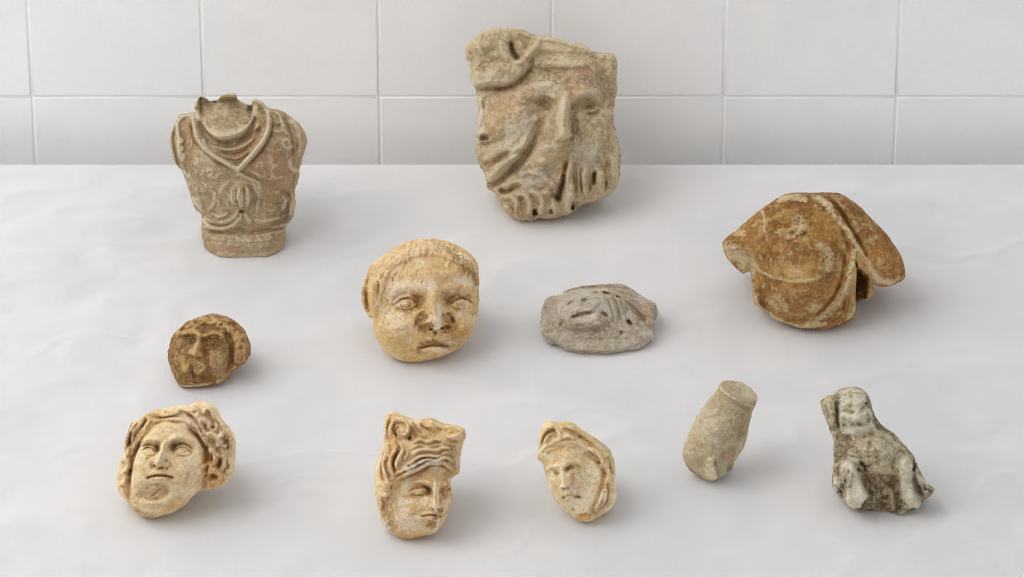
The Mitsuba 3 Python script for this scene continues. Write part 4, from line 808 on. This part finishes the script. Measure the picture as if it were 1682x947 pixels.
def grey_relief():
    out = [(160,310),(220,272),(310,258),(350,220),(480,182),(600,165),(750,155),(880,150),(950,170),(1020,215),(1090,260),(1170,310),(1240,355),(1256,420),(1250,470),(1215,540),(1190,590),(1212,650),(1190,702),(1120,752),(1050,792),(980,800),(880,822),(760,847),(640,842),(520,846),(430,822),(340,792),(260,747),(200,737),(130,672),(105,600),(110,500),(120,400)]
    s = Sculpt('grey_relief', (870, 440, 0.169), out, (560, 846), 120, 420, 170, slope=(0, -0.75), edge=(5, 50), seed=81, cell=1.15)
    s.gain = 1.1; s.bump(560, 460, 420, 260, 110); 
    s.area([(300,300),(420,240),(560,240),(660,300),(740,420),(740,540),(620,600),(450,600),(320,540),(270,420)], 40, 80)
    s.line([(330,270),(450,234),(560,240),(650,290),(720,360),(750,450)], 30, 26)
    s.line([(320,240),(480,205),(640,195),(800,215),(920,250)], 26, -50); s.area([(320,225),(480,175),(700,145),(900,140),(1000,190),(1100,250),(1060,262),(920,210),(720,190),(520,205),(380,245)], -40, 24)
    # features worn to slots
    s.line([(405,485),(470,462),(540,442),(606,432)], 28, -56); s.line([(385,335),(420,372)], 40, -40); s.line([(532,295),(544,375)], 44, -40); s.line([(690,430),(735,460),(765,474)], 32, -50); s.line([(328,505),(300,570)], 30, -38); s.bump(470,350,60,40,26); s.bump(590,400,60,40,26); s.line([(380,310),(470,300),(560,280),(640,290)],30,20); s.line([(420,540),(520,520),(620,520)], 40, 34); s.bump(650, 470, 60, 70, 40); s.bump(470, 400, 50, 50, 20); s.bump(630, 350, 60, 50, 22)
    s.bump(560, 620, 210, 60, -40); s.bump(640, 590, 60, 40, -26); s.line([(200,340),(230,400),(260,470)], 30, -26); s.line([(150,380),(180,440)], 26, -26); s.line([(240,330),(250,380)], 22, -20)
    # hair band of slanting ridges on the right
    s.layer()
    for p, r, h in [([(650,215),(720,205),(800,225),(870,260),(930,330)],24,46),([(690,240),(740,330),(780,430),(800,520)],26,40),([(780,240),(800,330),(830,430),(850,530)],26,44),([(860,270),(880,350),(910,440),(930,540)],24,42),([(920,330),(980,400),(1030,470),(1060,510)],26,56),([(900,220),(1000,250),(1090,280),(1160,330)],26,40),([(960,430),(1010,500),(1050,560)],24,34),([(700,520),(760,600),(880,640)],30,24),([(880,560),(950,610),(1050,640)],26,24)]:
        s.line(p, r, h, 'round')
    s.end()
    for p, r, h in [([(720,232),(800,262)],20,-60),([(640,230),(670,250)],18,-40),([(940,330),(1010,400),(1090,480),(1130,530)],34,-80),([(950,505),(1000,560)],24,-76),([(885,610),(900,650)],26,-50),([(850,270),(900,300)],20,-50),([(760,300),(800,400),(820,500)],12,-26),([(840,300),(870,400),(885,500)],12,-26)]:
        s.line(p, r, h)
    s.line([(1080,300),(1170,370),(1230,420)], 40, 20)
    # broken lower ledge
    s.area([(100,640),(260,720),(430,790),(640,812),(800,810),(960,770),(1130,700),(1220,640),(1230,780),(700,880),(200,780)], -40, 26); s.line([(120,630),(250,710),(420,780),(640,800),(800,800)], 20, 18); s.rough(26, 60, 3, poly=[(900,680),(1100,640),(1210,640),(1190,720),(1050,800),(900,810)], seed=6); s.bump(1070, 770, 60, 26, 24); s.line([(400,660),(600,700),(820,690),(1000,700)], 26, -16)
    s.rough(30, 90, 3); s.rough(16, 36, 3, seed=5); s.n1, s.n2 = 0.7, 0.4; s.grit = ((110, 96, 80), (214, 202, 188), 0.4)
    dk = (104,92,80); pale = (206,196,178)
    s.stain([(200,340),(250,440),(170,420)], 60, (164,150,138), 0.5, 6)
    s.stain([(470,670),(640,720),(800,700),(980,720)], 90, (178,166,142), 0.4, 8); s.stain([(1140,400),(1160,450)], 80, (166,140,110), 0.5, 7); s.stain([(1180,400)], 24, (158,112,82), 0.5, 4); s.stain([(1000,330),(1100,480)], 50, (138,116,82), 0.5, 6); s.stain([(480,610),(620,600),(760,580)], 70, (150,132,120), 0.5, 7); s.stain([(650,480),(560,490)], 60, (208,192,168), 0.5, 6)
    s.stain([(950,340),(1020,420)], 24, pale, 0.55, 5); s.stain([(640,212),(760,212)], 20, (206,190,150), 0.55, 5); s.stain([(500,250),(600,280),(680,340)], 70, (192,182,168), 0.5, 8); s.stain([(1030,770),(1130,730)], 30, (212,190,180), 0.5, 5); s.stain([(340,225),(480,190),(640,180),(800,170),(930,190)], 30, (120,108,86), 0.5, 5); s.stain([(1190,600),(1200,690)], 24, pale, 0.6, 5); s.stain([(420,480),(600,436)], 18, (110,92,80), 0.5, 4); s.stain([(720,450)], 26, (76,60,54), 0.6, 4); s.stain([(975,530)], 28, (90,72,52), 0.6, 4)
    s.build((178,166,150), [((160,144,122), 30, 0.5, 0.06, 0.7), ((190,180,166), 16, 0.56, 0.05, 0.6), ((136,122,104), 8, 0.62, 0.05, 0.5), ((168,152,124), 24, 0.6, 0.05, 0.5)],
            {'slab': None, 'face': [(300,300),(330,268),(450,228),(560,232),(650,280),(730,360),(760,460),(740,540),(620,610),(450,610),(310,550),(270,420)],
             'hair': [(650,200),(760,190),(900,210),(1000,245),(1100,270),(1170,330),(1060,520),(1010,600),(880,610),(780,520),(745,380)]},
            'oval grey relief fragment lying flat, worn face with slot-like mouth', 'sculpture fragment')

def small_brown_head():
    out = [(600,95),(690,105),(780,130),(860,175),(930,240),(980,320),(1010,400),(1018,480),(1000,550),(950,610),(880,660),(822,692),(790,750),(740,802),(640,840),(540,852),(430,854),(310,850),(258,800),(220,730),(180,640),(160,560),(165,470),(190,370),(230,300),(290,240),(370,170),(450,140),(520,115)]
    s = Sculpt('small_brown_head', (250, 500, 0.1583), out, (440, 854), 240, 420, 330, slope=(-0.06, -0.15), edge=(8, 40), seed=91, cell=1.05)
    face = [(280,300),(360,262),(480,258),(600,270),(720,285),(790,350),(830,450),(820,560),(790,660),(740,790),(560,850),(310,850),(230,740),(180,620),(190,480),(230,370)]
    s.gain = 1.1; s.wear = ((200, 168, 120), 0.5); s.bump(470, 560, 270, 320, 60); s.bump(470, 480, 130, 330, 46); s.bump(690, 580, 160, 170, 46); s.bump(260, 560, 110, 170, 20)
    s.face(eyes=[dict(c=(375,385), hw=84, open=0.45, **{'in': (440,385)}), dict(c=(660,380), hw=88, open=0.45, **{'in': (570,390)})],
           nose=((510,320), (470,510), 90), mouth=((400,592),(465,582),(525,598)), E=290, k=1.1, nose_k=0.75, lip_k=0.25,
           brows=[dict(p=[(270,330),(350,292),(450,286),(530,320)], r=44, h=34), dict(p=[(540,322),(620,298),(700,304),(760,350)], r=44, h=34)])
    s.line([(460,570),(510,600),(556,638),(520,690),(470,720)], 14, 30, 'round'); s.bump(355, 670, 70, 66, 50); s.line([(420,620),(430,700),(460,760)], 36, -44); s.bump(560, 740, 80, 60, -20); s.line([(520,330),(530,430),(570,520)], 40, -34)
    # side hair in short locks
    s.line([(760,280),(820,380),(842,500),(820,620),(800,690)], 46, -76)
    s.layer()
    for i in range(80):
        t = s.rng.uniform(0, 1); a = -150 + t * 175; rr = s.rng.uniform(0.70, 1.0); x = 600 + 400 * rr * math.cos(math.radians(a)) * 1.0; y = 470 + 370 * rr * math.sin(math.radians(a))
        if y > 270 and x < 850 and x > 260: continue
        if x < 250 and y > 420: continue
        g = math.radians(a + 90 + s.rng.normal(0, 35)); l = s.rng.uniform(26, 60)
        s.line([(x - l * math.cos(g), y - l * math.sin(g)), (x + s.rng.normal(0, 9), y + s.rng.normal(0, 9)), (x + l * math.cos(g), y + l * math.sin(g))], s.rng.uniform(14, 24), s.rng.uniform(34, 58), 'round')
    for p in [[(610,200),(660,180),(740,190)],[(780,220),(800,260),(790,300)],[(860,300),(890,330),(870,390)],[(900,350),(940,330),(950,300)],[(870,440),(920,410),(960,420)],[(860,500),(920,520),(980,500)],[(870,580),(920,600),(960,560)],[(240,310),(280,260),(270,330)]]:
        s.line(p, 22, 60, 'round')
    s.end()
    s.line([(300,830),(400,818),(500,830),(600,812),(690,790)], 18, 24); s.line([(800,680),(860,650),(900,640)], 20, 24)
    s.rough(24, 70, 3); s.rough(13, 30, 3, seed=5); s.n1, s.n2 = 0.8, 0.45; s.grit = ((84, 58, 32), (196, 164, 120), 0.28)
    s.stain([(390,385),(420,380)], 70, (104,82,50), 0.6, 5); s.stain([(620,390),(720,420),(790,520),(800,620)], 70, (112,76,40), 0.6, 6); s.stain([(560,400),(560,480)], 40, (112,78,44), 0.55, 5); s.stain([(690,570),(700,640)], 80, (176,146,108), 0.6, 6); s.stain([(500,600),(556,638),(480,710)], 13, (206,176,124), 0.7, 4)
    s.stain([(320,845),(430,842),(590,822)], 18, (232,204,176), 0.6, 4); s.stain([(690,795)], 24, (228,200,166), 0.6, 4); s.stain([(840,655)], 30, (220,186,122), 0.65, 4); s.stain([(340,300),(450,288),(540,322),(640,302),(730,320)], 18, (202,166,106), 0.62, 4); s.stain([(470,400),(450,500)], 34, (190,154,118), 0.55, 5); s.stain([(350,660)], 60, (196,156,96), 0.5, 5); s.stain([(870,560),(920,580)], 50, (164,104,46), 0.5, 6); s.stain([(440,730),(600,780)], 50, (132,92,40), 0.5, 6)
    for p in [[(610,200),(740,190)],[(860,380),(930,330)],[(870,440),(960,420)],[(620,130)],[(270,300)],[(960,480)],[(640,180)],[(800,250)]]: s.stain(p, 26, (210,174,126), 0.5, 4)
    s.build((148,112,68), [((126,90,50), 26, 0.5, 0.06, 0.75), ((184,150,104), 13, 0.57, 0.05, 0.65), ((106,76,44), 8, 0.61, 0.05, 0.6), ((204,172,128), 6, 0.65, 0.05, 0.5)],
            {'hair': None, 'face': face}, 'smallest fragment, a round dark brown head with rubbed face', 'sculpture fragment')

def limb_fragment():
    out = [(400,150),(440,90),(500,40),(570,10),(650,30),(710,90),(735,160),(716,230),(705,270),(686,310),(665,400),(650,480),(635,560),(600,630),(552,700),(532,760),(490,792),(440,822),(400,846),(350,848),(280,822),(220,782),(175,732),(145,660),(150,590),(190,480),(240,370),(290,290),(350,210)]
    s = Sculpt('limb_fragment', (1090, 610, 0.2111), out, (370, 848), 190, 200, 230, slope=(0, 0.22), edge=(5, 40), seed=101, cell=1.1)
    s.cuts = [((565, 197, 275), (0.4275, -0.79, 0.43)), ((300, 815, 120), (-0.35, 0.80, 0.48))]
    s.bump(400, 470, 150, 200, 22, -25); t = np.linspace(0.3, 5.6, 16); s.line(np.column_stack([390 + 105 * np.cos(t), 470 + 120 * np.sin(t)]), 26, -9); s.bump(400, 450, 60, 50, 16); s.bump(350, 450, 26, 30, -10)
    s.line([(350,560),(400,590),(450,560)], 22, 9)
    s.area([(345,672),(370,665),(392,720),(414,800),(400,826),(360,826),(318,780),(300,740),(310,705)], 34, 18, ); s.line([(380,680),(400,750),(420,820)], 16, -30); s.line([(330,690),(305,745)], 14, -14)
    s.line([(180,740),(260,800),(330,820)], 26, -24); s.bump(520, 740, 60, 60, -40); s.line([(470,640),(430,720),(430,800)], 26, -14); s.line([(425,160),(490,208),(590,262),(690,300)], 22, -18)
    s.rough(14, 90, 3); s.rough(6, 24, 3, seed=5); s.n1, s.n2 = 0.5, 0.3; s.grit = ((126, 108, 80), (212, 200, 172), 0.35)
    s.stain([(366,690),(350,750),(385,815)], 36, (224,212,180), 0.8, 8); s.stain([(430,122),(480,166),(540,200)], 8, (220,208,172), 0.6, 4); s.stain([(620,246),(695,270)], 8, (220,208,172), 0.55, 4); s.stain([(400,450),(440,440)], 60, (192,180,158), 0.55, 8); s.stain([(240,540),(260,560)], 46, (176,138,98), 0.5, 7); s.stain([(380,250),(360,270)], 40, (180,148,112), 0.45, 7); s.stain([(580,340),(570,470),(560,440)], 60, (146,128,84), 0.5, 8); s.stain([(460,660),(520,640)], 50, (170,134,98), 0.5, 8); s.stain([(510,750)], 36, (120,98,70), 0.55, 6); s.stain([(200,760),(290,815)], 20, (130,108,82), 0.5, 6); s.stain([(280,720),(200,690)], 60, (180,160,124), 0.45, 8)
    s.stain([(600,170),(560,150)], 34, (186,166,112), 0.5, 6)
    s.build((200,185,154), [((166,150,118), 34, 0.5, 0.06, 0.65), ((190,178,152), 18, 0.57, 0.05, 0.55), ((156,136,104), 9, 0.64, 0.05, 0.45), ((178,146,112), 22, 0.62, 0.05, 0.4)],
            {'shaft': None, 'broken_end': [(424,112),(440,60),(500,20),(570,60),(640,20),(740,80),(760,220),(708,282),(640,256),(560,206),(480,162)], 'chip': [(345,668),(372,662),(394,720),(418,800),(400,832),(360,830),(314,780),(296,740),(310,702)]},
            'smooth grey beige limb stump with a slanting cut top and pale chip', 'sculpture fragment')

def squat_figure():
    out = [(110,145),(180,105),(230,75),(300,60),(360,65),(410,110),(430,160),(450,230),(480,280),(520,320),(580,360),(630,410),(680,470),(712,510),(742,580),(772,640),(792,682),(842,715),(832,747),(790,790),(742,846),(700,842),(640,880),(560,887),(480,877),(400,872),(320,846),(260,802),(200,732),(183,660),(192,560),(194,470),(190,390),(165,330),(140,260),(115,200)]
    s = Sculpt('squat_figure', (1320, 620, 0.2534), out, (520, 886), 110, 330, 110, slope=(0, 0.10), edge=(5, 26), seed=111, cell=1.1)
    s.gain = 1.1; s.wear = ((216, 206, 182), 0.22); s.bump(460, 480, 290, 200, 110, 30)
    s.bump(325, 240, 150, 170, 70, -8); s.line([(225,330),(300,375),(400,352),(450,330)], 44, -26)
    s.line([(205,150),(210,250),(225,330)], 20, -50); s.line([(140,150),(170,230),(190,320)], 26, 26)
    s.line([(232,178),(272,155),(316,166),(366,142),(414,150)], 26, 22);  s.bump(326,240,80,60,34)
    s.bump(254, 256, 50, 48, 44); s.bump(404, 236, 46, 48, 44); s.bump(340, 322, 62, 30, 34); s.bump(330,262,40,22,18); s.rough(22, 44, 3, poly=[(220,120),(400,80),(450,250),(420,330),(260,360),(215,280)], seed=12); s.line([(250,340),(340,352),(440,310)], 26, 14); s.line([(230,110),(300,86),(370,92),(404,130)], 16, 20); s.line([(300,150),(290,200)], 8, -12)
    for x, y in [(256,210),(304,222),(350,300),(250,300),(390,160),(300,120)]: s.bump(x, y, 18, 14, -24)
    # hollow below the belly, legs, stump between
    s.area([(370,640),(440,620),(560,625),(610,660),(620,760),(640,830),(560,900),(420,900),(380,820),(400,760),(370,700)], -80, 40); s.line([(370,625),(460,612),(560,616),(620,590)], 20, -20)
    s.line([(520,690),(560,730),(575,800),(580,870)], [20,28], [44,60], 'round'); s.line([(440,660),(450,760),(450,860)], 24, 26)
    s.area([(232,560),(300,540),(345,630),(405,735),(412,775),(340,838),(285,822),(262,720)], 74, 44); s.bump(300, 600, 60, 80, 30); s.bump(350, 770, 60, 50, 16)
    s.area([(606,560),(650,505),(694,550),(694,660),(722,780),(738,832),(700,842),(650,790),(612,700)], 70, 44); s.bump(650, 590, 56, 90, 30); s.bump(690, 790, 46, 50, 14)
    s.bump(215, 690, 40, 70, 44, 15, 'round'); s.bump(272, 790, 44, 40, 26); s.area([(700,610),(745,640),(790,684),(840,716),(828,748),(785,790),(744,720)], 40, 30); s.line([(750,650),(790,700),(770,770)], 18, 26)
    for p, r, h in [([(200,690),(240,740)],12,-34),([(740,720),(770,760)],14,-44),([(395,600),(380,560),(350,540)],16,-40),([(700,510),(706,570),(690,610)],16,-40),([(620,640),(610,700),(640,780)],14,-36),([(300,440),(360,500),(380,590)],18,-18),([(590,480),(560,540),(570,600)],16,-20),([(800,720),(770,720)],10,-30),([(400,780),(370,840)],14,-40)]:
        s.line(p, r, h)
    for x, y, a in [(280,600,60),(262,660,70),(705,600,80),(735,700,60),(400,566,0),(345,590,40)]: s.bump(x, y, 26, 12, -34, a)
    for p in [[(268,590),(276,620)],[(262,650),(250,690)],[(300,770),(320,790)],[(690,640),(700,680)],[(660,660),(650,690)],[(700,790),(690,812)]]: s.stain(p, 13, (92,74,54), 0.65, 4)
    s.rough(24, 56, 3); s.rough(14, 22, 3, seed=5); s.rough(9, 34, 2, ridged=True, seed=7); s.n1, s.n2 = 0.9, 0.5; s.grit = ((70, 54, 38), (222, 212, 186), 0.5)
    wh = (218,210,188); dk = (98,80,60)
    s.stain([(300,130),(360,180),(380,250),(310,250),(260,200),(270,280)], 70, wh, 0.72, 5); s.stain([(260,340),(340,350),(430,320)], 26, wh, 0.66, 5); s.stain([(145,130),(165,190)], 26, (206,192,150), 0.6, 5); s.stain([(275,580),(320,680),(370,750),(310,800)], 66, (228,220,200), 0.66, 5); s.stain([(640,540),(650,620),(655,690),(690,780),(720,830)], 60, (222,214,192), 0.6, 5); s.stain([(200,650),(215,710)], 24, wh, 0.66, 5); s.stain([(740,650),(770,670)], 30, wh, 0.6, 5)
    s.stain([(380,460),(480,430),(580,450),(520,540)], 110, (188,174,142), 0.42, 5); s.stain([(450,590),(540,600)], 44, (192,176,140), 0.5, 6); s.stain([(560,730),(580,840)], 24, (160,140,106), 0.45, 5); s.stain([(440,800),(460,870)], 30, (136,108,84), 0.4, 6); s.stain([(420,660),(440,680)], 34, (166,122,94), 0.5, 5)
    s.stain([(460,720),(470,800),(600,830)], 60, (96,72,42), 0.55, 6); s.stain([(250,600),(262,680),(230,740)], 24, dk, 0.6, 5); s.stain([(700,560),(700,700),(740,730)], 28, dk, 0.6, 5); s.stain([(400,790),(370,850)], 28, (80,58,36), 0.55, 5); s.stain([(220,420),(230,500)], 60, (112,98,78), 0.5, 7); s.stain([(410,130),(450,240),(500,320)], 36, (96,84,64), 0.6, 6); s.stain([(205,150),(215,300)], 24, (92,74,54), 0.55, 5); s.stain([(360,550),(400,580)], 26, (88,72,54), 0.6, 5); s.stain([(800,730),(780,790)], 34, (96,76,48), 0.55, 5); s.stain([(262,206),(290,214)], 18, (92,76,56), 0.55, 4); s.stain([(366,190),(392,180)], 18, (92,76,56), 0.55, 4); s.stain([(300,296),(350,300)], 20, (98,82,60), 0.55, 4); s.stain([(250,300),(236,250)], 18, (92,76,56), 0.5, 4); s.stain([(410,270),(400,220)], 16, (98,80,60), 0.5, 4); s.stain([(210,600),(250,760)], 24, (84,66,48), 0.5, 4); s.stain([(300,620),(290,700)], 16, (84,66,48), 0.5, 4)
    s.build((146,128,100), [((112,96,72), 26, 0.5, 0.05, 0.75), ((204,192,164), 12, 0.54, 0.04, 0.75), ((92,76,56), 8, 0.62, 0.05, 0.6), ((152,122,90), 18, 0.60, 0.05, 0.5)],
            {'body': None, 'head': [(100,145),(180,95),(300,45),(380,55),(420,120),(445,200),(470,300),(440,340),(340,378),(250,365),(185,380),(140,270)],
             'leg': [(240,540),(310,530),(350,620),(420,730),(410,800),(330,850),(240,800),(180,700),(180,630),(230,640)],
             'leg_001': [(600,500),(690,490),(740,570),(800,680),(850,715),(790,800),(740,860),(690,850),(640,770),(605,640)]},
            'squat grey figurine with whitened face, round belly and stubby legs', 'sculpture fragment')

for make in [boy_head, curly_head, coiffed_head, veiled_head, cuirass_torso, bearded_mask, draped_bust, grey_relief, small_brown_head, limb_fragment, squat_figure]:
    if BUILD is None or make.__name__ in BUILD:
        make()
